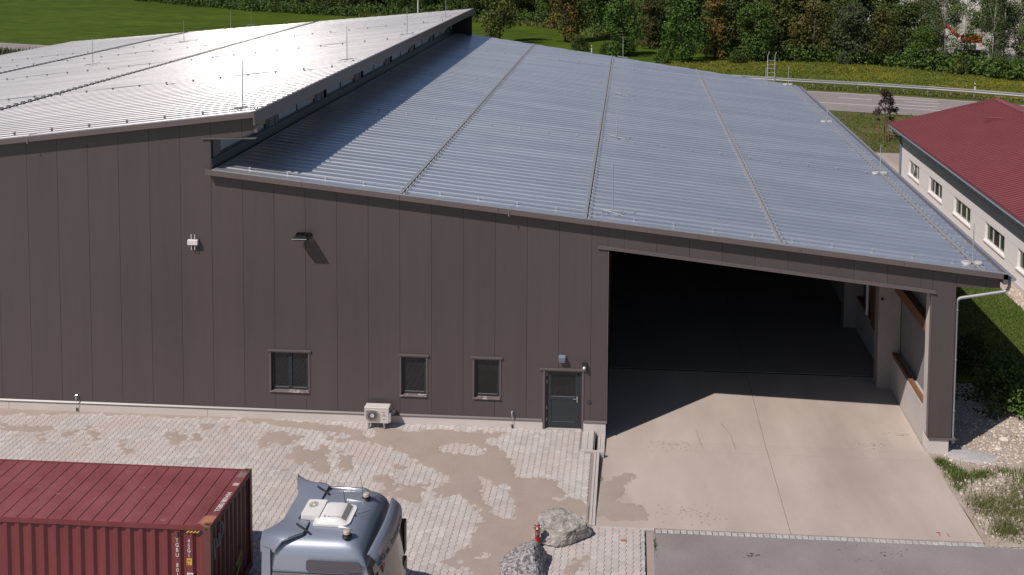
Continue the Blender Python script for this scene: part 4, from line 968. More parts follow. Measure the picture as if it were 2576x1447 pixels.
b=MB(); b.add([(cx1-0.30,cy0+0.165,zt+.004),(cx1-0.19,cy0+0.15,zt+.004),(cx1-0.05,cy0+0.19,zt+.004),(cx1-0.045,cy0+0.40,zt+.004),(cx1-0.25,cy0+0.41,zt+.004)],[(0,1,2,3,4)]); b.build('rust_patch',M_rust,t,fixn=False)
M_greys=mat('grey_primer_patch',(0.22,0.17,0.16),(0.19,0.10,0.10),scale=9,rough=0.8)
b=MB(); b.add([(cx1-0.24,cy1-0.40,zt+.003),(cx1-0.06,cy1-0.38,zt+.003),(cx1-0.04,cy1-0.10,zt+.003),(cx1-0.22,cy1-0.12,zt+.003)],[(0,1,2,3)]); b.build('primer_patch',M_greys,t,fixn=False)
for (x,y,rx,ry,s_) in ((9.1,-8.15,.05,.05,1),(8.85,-8.35,.03,.03,2),(9.3,-8.3,.04,.02,5),(8.3,-9.0,.05,.02,3),(7.0,-8.75,.06,.03,4),(9.9,-9.6,.07,.03,6),(6.4,-8.5,.04,.02,8),(8.2,-8.1,.04,.02,9)): blob(x,y,rx,ry,zt+.002,M_scuff if s_%2==0 else M_contend,'dirt_mark',s_,12)
# lettering
text('TGBU 801414',0.17,frame((cx1-0.06,cy0+0.62,zt+0.003),(0,1,0),(-1,0,0)),M_text,t,sx=0.78)
text('0',0.15,frame((cx1-0.065,cy0+1.72,zt+0.003),(0,1,0),(-1,0,0)),M_text,t,sx=0.78)
b=MB()
for a in ((0,0.012,0,0.13),(0.088,0.10,0,0.13),(0.013,0.087,0,0.01),(0.013,0.087,0.12,0.13)): b.box(cx1-0.055-a[3]-0.0,cx1-0.055-a[2],cy0+1.70+a[0],cy0+1.70+a[1],zt+0.002,zt+0.005)
b.build('check_box',M_text,t)
yf=cy0-0.022+0.05
for i,c in enumerate('TGBU 8014140'):
    text(c,0.125,frame((10.285,cy0+0.026,2.06-i*0.115),(1,0,0),(0,0,1)),M_text,t,align='CENTER',sx=0.9)
for i,c in enumerate('45G1'):
    text(c,0.125,frame((10.55,cy0+0.026,2.05-i*0.11),(1,0,0),(0,0,1)),M_text,t,align='CENTER',sx=0.9)
b=MB(); b.box(10.50,10.62,cy0+0.018,cy0+0.026,1.54,1.69); b.build('yellow_label',M_yel,t)
for i,s_ in enumerate(('CSC','8 6')): text(s_,0.06,frame((10.507,cy0+0.0165,1.625-i*0.07),(1,0,0),(0,0,1)),M_blk,t,sx=0.8)
b=MB(); b.box(10.50,10.64,cy0+0.018,cy0+0.026,1.24,1.36); b.build('white_label',M_text,t)
text('IC',0.12,frame((10.51,cy0+0.0165,1.26),(1,0,0),(0,0,1)),M_blk,t)
b=MB(); b.box(10.24,10.31,cy0+0.0,cy0+0.025,2.18,2.30); b.build('hinge_plate',M_castiron,t)
for i in range(4):
    b=MB(); x=10.50+i*0.075; b.hexa([(x,cy0-0.004,cz1-0.145),(x+0.04,cy0-0.004,cz1-0.145),(x+0.04,cy0+0.004,cz1-0.145),(x,cy0+0.004,cz1-0.145),(x+0.045,cy0-0.004,cz1-0.105),(x+0.085,cy0-0.004,cz1-0.105),(x+0.085,cy0+0.004,cz1-0.105),(x+0.045,cy0+0.004,cz1-0.105)]); b.build('warning_stripe',M_yel,t)
b=MB(); b.box(10.46,10.87,cy0+0.0045,cy0+0.010,cz1-0.15,cz1-0.10); b.build('warning_backing',M_blk,t)
def spray(pts,r_,m):
    b=MB(); b.tube([(cx1-0.045,y,z) for y,z in pts],r_,6); b.build('spray_mark',m,t)
spray([(-9.52,2.02),(-9.50,1.75),(-9.47,1.50)],0.022,M_chalk)
spray([(-9.40,1.95),(-9.36,1.72),(-9.25,1.70),(-9.22,1.85),(-9.25,1.97)],0.026,M_chalk)
spray([(-9.22,2.10),(-9.08,2.14),(-9.02,2.02),(-9.05,1.86),(-9.17,1.78)],0.022,M_chalk)
spray([(-8.32,0.62),(-8.10,0.70),(-7.98,0.86),(-7.98,0.55),(-8.15,0.45),(-8.3,0.35),(-8.34,0.2)],0.03,M_ochre)
spray([(-8.25,0.55),(-8.05,0.60)],0.02,M_ochre)

# ============================================================ TRUCK
yc=-10.22
t=thing('truck_cab','silver blue lorry cab with roof air conditioner and two domed beacons parked beyond the container','truck',(14,yc,0))
HALF=[(-1.14,0.45),(-1.15,1.2),(-1.15,2.0),(-1.145,2.40),(-1.135,2.60),(-1.12,2.76),(-1.085,2.92),(-1.03,3.03),(-0.96,3.10),(-0.88,3.15),(-0.74,3.185),(-0.5,3.205),(-0.25,3.215),(0,3.22)]
PROFT=HALF+[(-a,z) for a,z in HALF[-2::-1]]
def ztop(x):
    return float(np.interp(x,[12,14.25,14.5,14.66,14.78,14.88,14.96,15.02],[3.3,3.3,3.20,3.12,3.00,2.84,2.62,2.50]))
rows=[]
for x in [12.98,13.2,13.5,13.8,14.1,14.3,14.45,14.56,14.66,14.74,14.81,14.87,14.92,14.97,15.01]:
    zt_=ztop(x); row=[]
    for a,z in PROFT:
        zz_=min(z,zt_-0.05*a*a) if z>1.9 else z
        sq=1.0 if x<14.4 else 1-0.05*((x-14.4)/0.6)**2
        row.append((x,yc+a*sq,zz_))
    rows.append(row)
b=MB(); b.grid(rows); cabb=b.build('cab_body',M_truck,t,smooth=True,fixn=False)
b=MB(); b.box(13.0,15.1,yc-1.06,yc+1.06,0.5,2.44); b.build('cab_core',M_blk,t)
# rear side extension
for s_ in (-1,1):
    b=MB(); b.prism([(12.74,0.6),(12.97,0.6),(12.97,3.02),(12.80,3.06)],'y',yc+s_*1.15-0.02*(s_<0),yc+s_*1.15+0.02*(s_>0)); b.build('side_extension',M_truck,t)
# roof air deflector with concave trailing edge and raised corners
rows=[]
N_=49
for i in range(N_):
    v=-1+2*i/(N_-1); a=abs(v)
    xr_=13.03-0.27*a**2.2 ; zr_=3.20+0.17*a**1.6 - (0.10 if a>0.96 else 0)
    yy__=v*1.14
    xf=(13.30 if -0.47<yy__<0.27 else 13.56) if a<0.78 else 13.56-0.5*((a-0.78)/0.22)**1.3
    zf_=3.235 if a<0.8 else 3.235-0.10*((a-0.8)/0.2)**2
    y=yc+v*1.14
    row=[]
    for k in range(7):
        q=k/6; x=xr_+(xf-xr_)*q; z=zr_+(zf_-zr_)*(1-(1-q)**1.8)
        row.append((x,y,z))
    if a>0.99: row=[(x,y-0.0,z-0.12) for x,y,z in row]
    rows.append(row)
lo=[[(x,y,z-0.035) for x,y,z in r_] for r_ in rows]
b=MB(); b.grid(rows); b.grid(lo)
b.grid([[r_[0] for r_ in rows],[r_[0] for r_ in lo]]); b.grid([[r_[-1] for r_ in rows],[r_[-1] for r_ in lo]]); b.grid([rows[0],[(x,y,2.95) for x,y,z in rows[0]]]); b.grid([rows[-1],[(x,y,2.95) for x,y,z in rows[-1]]])
b.build('air_deflector',M_truck,t,smooth=True,fixn=False)
fe=[r_[-1] for r_ in rows]
b=MB(); b.tube([(x+0.006,y,z+0.002) for x,y,z in fe[2:-2]],0.007,5); b.build('deflector_seal',M_blk,t)
b=MB(); b.box(14.05,14.058,yc-1.156,yc-1.149,1.2,2.53); b.box(14.92,14.93,yc-1.150,yc-1.140,1.2,2.5); b.build('door_gap',M_blk,t)
for y0_ in (yc+0.62,yc-0.80):
    b=MB(); b.tube([(13.36,y0_+0.10,3.30),(13.56,y0_-0.02,3.27),(13.66,y0_-0.08,3.245)],[0.02,0.019,0.024],8); b.build('clamp',M_blk,t)
# sculpted side: crease, light strip, dark panel, moulding, rear joint
b=MB(); b.prism(rrect(13.70,14.82,2.60,2.83,[0.06,0.05,0.04,0.06]),'y',yc-1.156,yc-1.150); b.build('side_panel',M_truck2,t)
b=MB(); b.box(13.0,14.85,yc-1.172,yc-1.151,2.535,2.56); b.build('side_moulding',M_blk,t)
b=MB(); b.box(13.02,14.83,yc-1.178,yc-1.173,2.54,2.548); b.build('moulding_shine',M_silver,t)
b=MB(); b.box(12.975,12.99,yc-1.156,yc-1.148,0.7,3.0); b.build('panel_joint',M_blk,t)
b=MB(); b.tube([(13.1,yc+0.93,3.165),(14.35,yc+0.93,3.155),(14.52,yc+0.92,3.10)],[0.035,0.035,0.015],8); b.build('roof_rail_bead',M_silver,t,smooth=True)
for dy in (0.37,-0.62):
    b=MB(); b.tube([(14.12+(0.1 if dy<0 else 0),yc+dy,3.225),(14.50,yc+dy-0.02,3.205)],[0.03,0.004],8); b.build('roof_bead',M_whiteframe,t,smooth=True)
# roof air conditioner
zb=3.225
ac=MB(); ac.prism(rrect(13.66,14.42,yc-0.60,yc+0.17,[0.14,0.04,0.04,0.14]),'z',zb-0.02,zb+0.02)
f=ac.build('roof_air_conditioner',M_cream,t)
b=MB(); b.prism(rrect(13.34,13.74,yc-0.40,yc+0.20,[0.03,0.05,0.05,0.03]),'z',zb-0.01,zb+0.085); b.build('fan_housing',M_cream,f)
rows=[]
for k,(x,z) in enumerate([(13.735,zb+0.01),(13.77,zb+0.085),(13.85,zb+0.11),(14.10,zb+0.115),(14.22,zb+0.105),(14.30,zb+0.05),(14.35,zb+0.02)]):
    rows.append([(x,yc-0.56,zb+0.015),(x,yc-0.52,z-0.01),(x,yc-0.45,z),(x,yc+0.04,z),(x,yc+0.10,z-0.01),(x,yc+0.14,zb+0.015)])
b=MB(); b.grid(rows); b.build('cover_shell',M_cream,f,smooth=True,fixn=False)
b=MB()
for k in range(9):
    a0=k/9*6.283; cxf,cyf=13.50,yc-0.0
    b.prism([(cxf+0.03*math.cos(a0),cyf+0.035*math.sin(a0)),(cxf+0.10*math.cos(a0),cyf+0.115*math.sin(a0)),(cxf+0.10*math.cos(a0+.48),cyf+0.115*math.sin(a0+.48)),(cxf+0.03*math.cos(a0+.42),cyf+0.035*math.sin(a0+.42))],'z',zb+0.083,zb+0.088)
b.build('fan_grille',M_grille,f)
b=MB(); b.box(13.742,13.765,yc-0.40,yc+0.02,zb+0.02,zb+0.05); b.build('intake_slot',M_grille,f)
b=MB(); b.hexa([(14.22,yc-0.48,zb+.06),(14.30,yc-0.46,zb+.03),(14.30,yc+0.06,zb+.03),(14.22,yc+0.08,zb+.06),(14.225,yc-0.48,zb+.112),(14.31,yc-0.46,zb+.056),(14.31,yc+0.06,zb+.056),(14.225,yc+0.08,zb+.112)]); b.build('intake_slot',M_grille,f)
text('Eberspächer',0.055,frame((13.93,yc-0.47,zb+0.113),(1,0,0),(0,1,0)),M_grille,f)
text('E',0.10,frame((13.85,yc-0.48,zb+0.113),(1,0,0),(0,1,0)),M_blueink,f)
for (x,y) in ((14.50,yc+0.52),(14.46,yc-0.86)):
    b=MB(); b.lathe((x,y,3.17),[(0.10,0),(0.095,0.03),(0.06,0.04),(0.075,0.06),(0.075,0.075)],16); f=b.build('beacon',M_blk,t,smooth=True)
    b=MB(); b.lathe((x,y,3.24),[(0.070,0.0),(0.076,0.02),(0.072,0.022),(0.076,0.045),(0.070,0.065),(0.05,0.075),(0.001,0.078)],16); b.build('dome',M_amber,f,smooth=True)
for (x,y,dx,dy,h) in ((14.43,yc+0.50,-0.06,0.02,0.48),(14.10,yc+0.28,-0.04,0.0,0.26),(14.44,yc-0.20,0.32,0.06,0.10)):
    b=MB(); b.lathe((x,y,3.18),[(0.03,0),(0.02,0.06),(0.002,0.08)],8); b.tube([(x,y,3.24),(x+dx,y+dy,3.22+h)],0.005,5); b.build('aerial',M_blk,t)
# sun visor with lettering, windscreen, pillars, mirrors
rows=[]
for v in np.linspace(-1,1,17):
    bow=0.10*(1-v*v)
    y=yc+0.02+v*1.03
    rows.append([(14.93+bow,y,3.02-0.10*abs(v)**3),(14.97+bow,y,3.015-0.10*abs(v)**3),(15.10+bow,y,2.84-.04*abs(v)**3),(15.17+bow,y,2.60+0.06*abs(v)**3)])
b=MB(); b.grid(rows); b.grid([[(x-0.02,y,z-0.015) for x,y,z in r_] for r_ in rows]); vis_=b.build('sun_visor',M_truck,t,smooth=True,fixn=False)
M_visprint=mat('faded_print_panel',(0.30,0.26,0.26),rough=0.4)
rows2=[[( (1-q)*r_[2][0]+q*r_[3][0]+0.006,r_[2][1],(1-q)*r_[2][2]+q*r_[3][2]+0.006) for q in (0.0,0.9)] for r_ in rows[1:-1]]
b=MB(); b.grid([[ (r_[1][0]*.5+r_[2][0]*.5+0.008,r_[1][1],r_[1][2]*.5+r_[2][2]*.5+0.008),*rr_] for r_,rr_ in zip(rows[1:-1],rows2)]); b.build('print_panel',M_visprint,vis_,fixn=False)
s_='Olma Transporte'
yy_=yc-0.82
for ch_ in s_:
    v=(yy_-yc)/1.03; bow=0.10*(1-v*v)
    if ch_!=' ': text(ch_,0.17,frame((15.165+bow,yy_,2.67),(0.12*v*-1.0,1,0),(-0.10,0,0.28)),M_blk,vis_,sx=0.8)
    yy_+=0.105
b=MB(); b.tube([(15.17+0.0,yc-0.93+0.07*math.cos(a),2.74+0.07*math.sin(a)) for a in np.linspace(0,6.2,16)],0.012,5); b.tube([(15.17,yc-0.93+0.035*math.cos(a),2.74+0.035*math.sin(a)) for a in np.linspace(0,6.2,12)],0.01,5); b.build('emblem_ring',M_blk,vis_)
rows=[]
for v in np.linspace(-1,1,13):
    bow=0.10*(1-v*v); y=yc+v*0.98
    rows.append([(15.02+bow,y,2.62),(15.12+bow,y,2.2),(15.20+bow,y,1.75),(15.26+bow,y,1.40)])
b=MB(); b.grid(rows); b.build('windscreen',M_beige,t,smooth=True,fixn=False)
b=MB(); b.grid([[(x-0.03,y,z-0.9) for x,y,z in [r_[-1]]]+[(r_[-1][0]+0.03,r_[-1][1],r_[-1][2]-1.0),(r_[-1][0],r_[-1][1],r_[-1][2]-0.01)] for r_ in rows]); b.build('front_panel',M_truck,t,fixn=False)
for s2 in (-1,1):
    b=MB(); b.tube([(14.98,yc+s2*1.04,2.66),(15.08,yc+s2*1.06,2.2),(15.15,yc+s2*1.06,1.4)],[0.05,0.06,0.06],8); b.build('pillar',M_blk,t)
M_redp=mat('red_pennant',(0.40,0.03,0.03),rough=0.5)
b=MB(); b.prism([(yc-0.70,2.50),(yc-0.52,2.46),(yc-0.50,2.28),(yc-0.64,2.22)],'x',15.15,15.156); b.build('pennant',M_redp,t)
b=MB(); b.prism([(yc-0.10,2.53),(yc+0.02,2.54),(yc-0.02,2.40)],'x',15.19,15.196); b.build('paper_note',M_whiteframe,t)
for (x,y,z) in ((15.36,yc-0.75,2.05),(15.22,yc+0.80,1.62)):
    b=MB(); b.tube([(x-0.3,y,z+0.05),(x-0.1,y+0.02,z+0.12),(x,y+0.02,z+0.06)],0.02,6); f=b.build('mirror_arm',M_blk,t)
    b=MB(); b.box(x-0.05,x+0.07,y-0.13,y+0.16,z-0.42,z+0.05,0.02); b.build('mirror_housing',M_blk,f)
    b=MB(); b.box(x-0.056,x-0.051,y-0.10,y+0.13,z-0.38,z+0.01); b.build('mirror_glass',M_silver,f)
for s2 in (-1,1):
    b=MB(); b.box(15.0,15.18,yc+s2*1.32-0.1,yc+s2*1.32+0.1,1.5,2.25,0.03); f=b.build('side_mirror',M_blk,t)
    b=MB(); b.tube([(15.02,yc+s2*1.12,2.15),(15.08,yc+s2*1.3,2.15)],0.02,6); b.build('mirror_arm',M_blk,f)
for x in (14.4,11.6):
    for s2 in (-1,1):
        b=MB(); b.tube([(x,yc+s2*0.82,0.48),(x,yc+s2*1.10,0.48)],0.48,20); f=b.build('wheel',M_blk,t)
        b=MB(); b.tube([(x,yc+s2*1.0,0.48),(x,yc+s2*1.112,0.48)],0.26,16); b.build('rim',M_silver,f)
b=MB(); b.box(11.0,15.0,yc-0.42,yc-0.30,0.7,0.9); b.box(11.0,15.0,yc+0.30,yc+0.42,0.7,0.9); b.box(11.5,12.6,yc-1.0,yc-0.5,0.35,0.85,0.05); b.build('chassis',M_blk,t)

# ============================================================ BOULDERS AND HYDRANT
def boulder(name,c,r_,m,seed,label,cuts,sub=5):
    def fn(q):
        for nx,ny,nz_,d in cuts:
            n=Vector((nx,ny,nz_)).normalized(); k=q.dot(n)-d
            if k>0: q=q-n*k*0.86
        n1=mnoise.fractal(q*1.5+Vector((seed,0,0)),1.0,2.0,5)*0.13
        n2=mnoise.fractal(q*5+Vector((0,seed,0)),0.9,2.1,4)*0.045
        return q*(1+n1+n2)
    b=MB(); b.ico(c,r_,sub,fn); o=b.build(name,m,smooth=False); return tag(o,label,'boulder')
boulder('boulder',(18.47,-5.60,0.17),(0.76,0.58,0.47),M_rock1,2.2,'large pale grey boulder on the sand right of the red hydrant',[(0.1,-0.25,1,0.62),(0.9,-0.9,-0.15,0.66),(-1,0,0.2,0.80),(0.8,0.5,0.3,0.8),(-0.3,-1,0.5,0.75)])
boulder('boulder',(17.72,-7.12,0.13),(0.62,0.66,0.50),M_rock2,7.7,'dark white veined boulder in front of the red hydrant at the bottom edge',[(0.9,-0.1,0.35,0.62),(-0.6,0.1,0.8,0.60),(0.1,-0.6,0.7,0.75)])
t=thing('fire_hydrant','slim red pillar hydrant with metal caps standing between the two boulders','hydrant',(17.92,-6.12,0))
b=MB(); b.lathe((17.92,-6.12,0),[(0.07,0),(0.07,0.02),(0.062,0.03),(0.062,0.46),(0.066,0.47)],20); b.build('post',M_hyd,t,smooth=True)
b=MB(); b.lathe((17.92,-6.12,0.47),[(0.068,0),(0.07,0.01),(0.07,0.10),(0.062,0.12)],20); b.build('head',M_hyd,t,smooth=True)
b=MB(); b.lathe((17.92,-6.12,0.59),[(0.055,0),(0.05,0.03),(0.03,0.055),(0.001,0.06)],16); b.build('cap',M_grille,t,smooth=True)
for a in (0,180,270):
    dx,dy=math.cos(R(a)),math.sin(R(a)); z=0.53 if a!=270 else 0.40
    b=MB(); b.tube([(17.92+dx*.05,-6.12+dy*.05,z),(17.92+dx*.095,-6.12+dy*.095,z)],[0.038,0.040],14); f=b.build('outlet',M_silver,t)
    b=MB(); b.tube([(17.92+dx*.096,-6.12+dy*.096,z),(17.92+dx*.11,-6.12+dy*.11,z)],0.026,12); b.build('outlet_cap',M_grille,f)
b=MB(); b.box(17.895,17.945,-6.192,-6.188,0.50,0.56); b.build('white_band',M_whiteframe,t)

# ============================================================ WHITE BUILDING WITH RED ROOF
X=37.7; Yb=35.15
rb_=thing('office_building','white rendered building with a dark red ribbed hip roof behind the eave','building',(X,20,G))
W_=[(33.40,31.08),(29.10,26.55),(24.45,21.75),(19.62,16.97),(15.40,12.6),(10.6,7.9),(5.9,3.2)]
zw0,zw1=0.60,1.52; ze=3.28
b=MB(); ys=sorted([-2,Yb]+[q for w_ in W_ for q in w_])
spans=[]
for a,c in zip(ys[:-1],ys[1:]):
    win=any(abs(a-w_[1])<1e-6 and abs(c-w_[0])<1e-6 for w_ in W_)
    if win: b.box(X,X+0.3,a,c,G-.05,zw0); b.box(X,X+0.3,a,c,zw1,ze)
    else: b.box(X,X+0.3,a,c,G-.05,ze)
b.box(X+0.301,50,Yb-0.3,Yb,G-.05,ze)
b.prism([(X+0.3,ze),(43.86,ze+1.65),(50,ze)],'y',Yb-0.3,Yb-0.01)
b.build('wall',M_whitewall,rb_)
b=MB(); b.box(X-0.03,X-0.001,-2,Yb+0.03,G-.05,-0.10); b.build('base_band',mat('base_render',(0.50,0.48,0.47),rough=0.8),rb_)
b=MB()
for z in (0.55,1.55,2.45): b.box(X-0.003,X+0.0005,-2,Yb,z,z+0.012)
b.build('render_joint',M_conc,rb_)
for i,(a,c) in enumerate(W_):
    fr=MB(); x=X+0.10
    fr.box(x,x+0.07,c,a,zw0,zw0+0.07); fr.box(x,x+0.07,c,a,zw1-0.07,zw1)
    n=3; 
    for k in range(n+1):
        yy_=c+(a-c-0.07)*k/n; fr.box(x+0.001,x+0.071,yy_,yy_+0.07,zw0+.071,zw1-.071)
    f=fr.build('window',M_whiteframe,rb_)
    for k in range(n):
        p0=c+(a-c-0.07)*k/n+0.075; p1=c+(a-c-0.07)*(k+1)/n-0.005
        opened=(k==1 and i in (1,3)); tilt=(i in (0,4) and k==1)
        b=MB()
        if tilt:
            b.hexa([(x-0.02,p0,zw0+.075),(x,p0,zw0+.075),(x,p1,zw0+.075),(x-0.02,p1,zw0+.075),(x+0.10,p0,zw1-.075),(x+0.12,p0,zw1-.075),(x+0.12,p1,zw1-.075),(x+0.10,p1,zw1-.075)])
        else: b.box(x+0.03,x+0.045,p0,p1,zw0+.072,zw1-.072)
        b.build('pane',M_dark if opened else M_glass2,f)
        if tilt or (not opened and k!=1):
            b=MB(); b.box(x+0.047,x+0.055,p0,p0+(p1-p0)*0.28,zw0+.08,zw1-.08); b.build('curtain',M_whiteframe,f)
    b=MB(); b.box(X-0.07,X+0.10,c-0.06,a+0.06,zw0-0.06,zw0-0.004); b.build('sill',M_whiteframe,f)
    b=MB(); b.box(X+0.175,X+0.18,c,a,zw0,zw1); b.build('room_dark',M_dark,f)
# roof: two slopes and hip at the far end, standing ribs as geometry
ex=37.12; ez=3.30; rx=43.86; rz=5.06; y1=35.95
b=MB()
b.add([(ex,-3,ez),(ex,y1,ez),(rx,y1-0.3,rz),(rx,-3,rz)],[(0,1,2,3)])
b.add([(rx,-3,rz),(rx,y1-0.3,rz),(50.6,y1,ez),(50.6,-3,ez)],[(0,1,2,3)])
b.add([(ex,y1,ez-0.0),(ex,y1,ez-0.16),(rx,y1-.3,rz-.16),(rx,y1-.3,rz)],[(0,1,2,3)]); b.add([(rx,y1-.3,rz),(rx,y1-.3,rz-.16),(50.6,y1,ez-.16),(50.6,y1,ez)],[(0,1,2,3)])
b.build('roof',M_red,rb_,fixn=False)
yy_=y1-0.1; sl=(rz-ez)/(rx-ex)
i=0
while yy_>-3:
    b=MB(); b.prism([(ex,ez+0.002),(rx-0.05,rz-0.01),(rx-0.05,rz+0.045),(ex,ez+0.05)],'y',yy_-0.07,yy_-0.005)
    b.build('roof_rib',M_red,rb_)
    yy_-=0.30; i+=1
b=MB(); b.prism([(rx-0.25,rz-0.0),(rx,rz+0.10),(rx+0.25,rz-0.0)],'y',-3,y1-0.25); b.build('ridge_cap',M_red,rb_)
b=MB(); b.box(ex-0.03,ex+0.02,-3,y1+0.02,ez-0.17,ez+0.055); b.build('eave_board',M_red,rb_)
b=MB(); b.slope(ex,rx,y1,y1+0.06,ez-0.16,rz-0.16,ez+0.06,rz+0.07); b.build('rake_board',M_red,rb_)
b=MB(); b.box(ex+0.021,X-0.001,-3,y1-0.02,ez-0.05,ez-0.02); b.build('soffit',M_whitewall,rb_)
b=MB(); rows=[]
for q in (-3,y1+0.1): rows.append([(ex-0.10+0.07*math.cos(a),q,ez-0.10+0.07*math.sin(a)) for a in np.linspace(math.pi,2*math.pi,8)])
b.grid(rows); b.build('gutter',M_greybox,rb_,fixn=False)
b=MB(); b.tube([(ex-0.1,Yb+0.45,ez-0.17),(ex-0.1,Yb+0.42,ez-0.35),(X-0.09,Yb-0.10,ez-0.75),(X-0.09,Yb-0.10,G)],0.06,10); b.build('downpipe',M_greybox,rb_)
b=MB(); b.box(41.3,42.4,30.4,30.6,ez+(41.3-ex)*sl+.01,ez+(42.4-ex)*sl+.10); b.build('snow_guard',M_red,rb_)
# figure seen behind the opened pane is too small to make out; a chair back stands there
for i,(yy_,zz_) in enumerate(((27.75,0.72),(18.2,0.72))):
    b=MB(); b.box(X+0.150,X+0.172,yy_-0.25,yy_+0.12,zz_-0.02,zz_+0.35,0.006); b.build('chair_back',M_wood,rb_)

# ============================================================ ROADSIDE
gr_=thing('guardrail','long galvanised crash barrier between the road and the flower meadow','guardrail',(45,75,G))
gp=[(20,83.6),(30,80.6),(37,78.2),(43.5,76.5),(50,74.3),(54,72.6),(60,69.6),(70,64)]
gp=[(x,y-2.2) for x,y in gp]
b=MB(); rows=[]
prof=[(0,0.32),(-0.05,0.36),(-0.05,0.42),(0.0,0.47),(-0.05,0.52),(-0.05,0.58),(0,0.62)]
for x,y in gp: rows.append([(x,y+q,G+z*1.25+0.05) for q,z in prof])
b.grid(rows); b.build('rail',mat('barrier_steel',(0.26,0.26,0.27),rough=0.5,metal=0.3),gr_,fixn=False)
for (a,c) in zip(gp[:-1],gp[1:]):
    n=int(math.hypot(c[0]-a[0],c[1]-a[1])/2)
    for k in range(n):
        x=a[0]+(c[0]-a[0])*k/n; y=a[1]+(c[1]-a[1])*k/n
        b=MB(); b.box(x-0.05,x+0.05,y+0.02,y+0.1,G,G+0.65); b.build('post',M_zinc2,gr_)
for (x,y,l) in ((55.2,73.9,'white roadside marker post with black band behind the crash barrier'),(15.0,103.2,'white roadside marker post between the tree trunks behind the roof')):
    t=thing('marker_post',l,'marker post',(x,y,G))
    b=MB(); b.prism([(x-0.07,G),(x+0.07,G),(x+0.06,G+0.95),(x-0.06,G+1.0)],'y',y-0.05,y+0.05); b.build('post',M_whiteframe,t)
    b=MB(); b.box(x-0.072,x+0.072,y-0.055,y+0.055,G+0.66,G+0.84); b.build('black_band',M_blk,t)
t=thing('street_lamp','slim white street lamp with flat head behind the tip of the upper roof','street lamp',(-10.2,112,G))
b=MB(); b.tube([(-10.2,112,G),(-10.2,112,6.6)],[0.12,0.08],8); b.build('pole',M_whiteframe,t)
b=MB(); b.box(-10.4,-9.2,111.8,112.2,6.55,6.68,0.03); b.build('lamp_head',M_whiteframe,t)

# ============================================================ VEGETATION
def leafcloud(blobs,n,size,seed,flat=0.6,inner=0.25):
    r=np.random.RandomState(seed)
    bl=np.array(blobs,float); wt=bl[:,3]**2; wt/=wt.sum()
    k=r.choice(len(bl),n,p=wt); c=bl[k,:3]; rad=bl[k,3]
    d=r.normal(size=(n,3)); d/=np.linalg.norm(d,axis=1)[:,None]
    rr=rad*(1-inner*r.rand(n)**1.2)*(1+0.12*r.normal(size=n))
    P=c+d*rr[:,None]*np.array([1,1,0.92])
    nv=d*0.7+r.normal(size=(n,3))*0.6+np.array([0,0,0.25]); nv/=np.linalg.norm(nv,axis=1)[:,None]
    a=np.cross(nv,r.normal(size=(n,3))); a/=np.linalg.norm(a,axis=1)[:,None]; b_=np.cross(nv,a)
    s=size*r.uniform(0.6,1.35,n)
    a*=s[:,None]; b_*=(s*flat)[:,None]
    V=np.empty((n,4,3)); V[:,0]=P-a*0.5; V[:,1]=P-b_*0.5+a*0.05; V[:,2]=P+a*0.5; V[:,3]=P+b_*0.5+a*0.05
    tb=r.rand(len(bl))[k]; tone=np.clip(0.35*tb+0.65*r.rand(n),0,1)
    return V.reshape(-1,3),np.repeat(tone,4)
def quads(V,T,name,m,kind=None,parent=None):
    n=len(V)//4; me=bpy.data.meshes.new(name)
    me.vertices.add(len(V)); me.vertices.foreach_set('co',V.astype(np.float32).ravel())
    me.loops.add(4*n); me.loops.foreach_set('vertex_index',np.arange(4*n,dtype=np.int32))
    me.polygons.add(n); me.polygons.foreach_set('loop_start',np.arange(0,4*n,4,dtype=np.int32)); 
    me.update(calc_edges=True)
    at=me.attributes.new('tone','FLOAT','POINT'); at.data.foreach_set('value',T.astype(np.float32)); me.materials.append(m)
    if name is None: return me
    ob=bpy.data.objects.new(name,me); COL.objects.link(ob)
    if kind: ob['kind']=kind
    if parent: ob.parent=parent
    return ob
def crownblobs(h,w,base,seed,kind='round',nb=26):
    r=np.random.RandomState(seed); out=[]
    for i in range(nb):
        u=r.rand(); z=base+(h-base)*u
        if kind=='round': env=math.sin(math.pi*min(1,0.12+0.86*u))**0.6
        elif kind=='cone': env=max(0.12,(1-u)**0.75)
        elif kind=='column': env=0.8*math.sin(math.pi*min(1,0.15+0.80*u))**0.4
        else: env=math.sin(math.pi*min(1,0.25+0.7*u))**0.7
        rad=w*0.5*env; a=r.rand()*6.283; q=rad*math.sqrt(r.uniform(0.15,1))*0.72
        out.append((q*math.cos(a),q*math.sin(a),z,w*(0.14+0.10*r.rand())*(0.6+0.4*env)))
    return out
def treemeshes(h,w,base,seed,kind,n,size,leafm,barkm,nb=26,trunk=0.16,airy=False):
    bl=crownblobs(h,w,base,seed,kind,nb)
    V,T=leafcloud(bl,n,size,seed+1,inner=0.6 if airy else 0.35)
    r=random.Random(seed); b=MB()
    lean=r.uniform(-.03,.03)*h
    b.tube([(0,0,-0.1),(lean*.3,0,h*0.3),(lean,0.02*h,h*0.86)],[trunk,trunk*.75,trunk*.15],7)
    for i in range(9):
        q=r.choice(bl); z0=max(base*0.7,q[2]*0.62); b.tube([(lean*z0/h,0,z0),(q[0]*0.5,q[1]*0.5,(z0+q[2])/2+0.2),(q[0]*.9,q[1]*.9,q[2])],[trunk*.4,trunk*.25,trunk*.08],5,False)
    return (V,T,leafm),(b,barkm)
PROTO={}
def proto(key,*a,**k): PROTO[key]=(a,k)
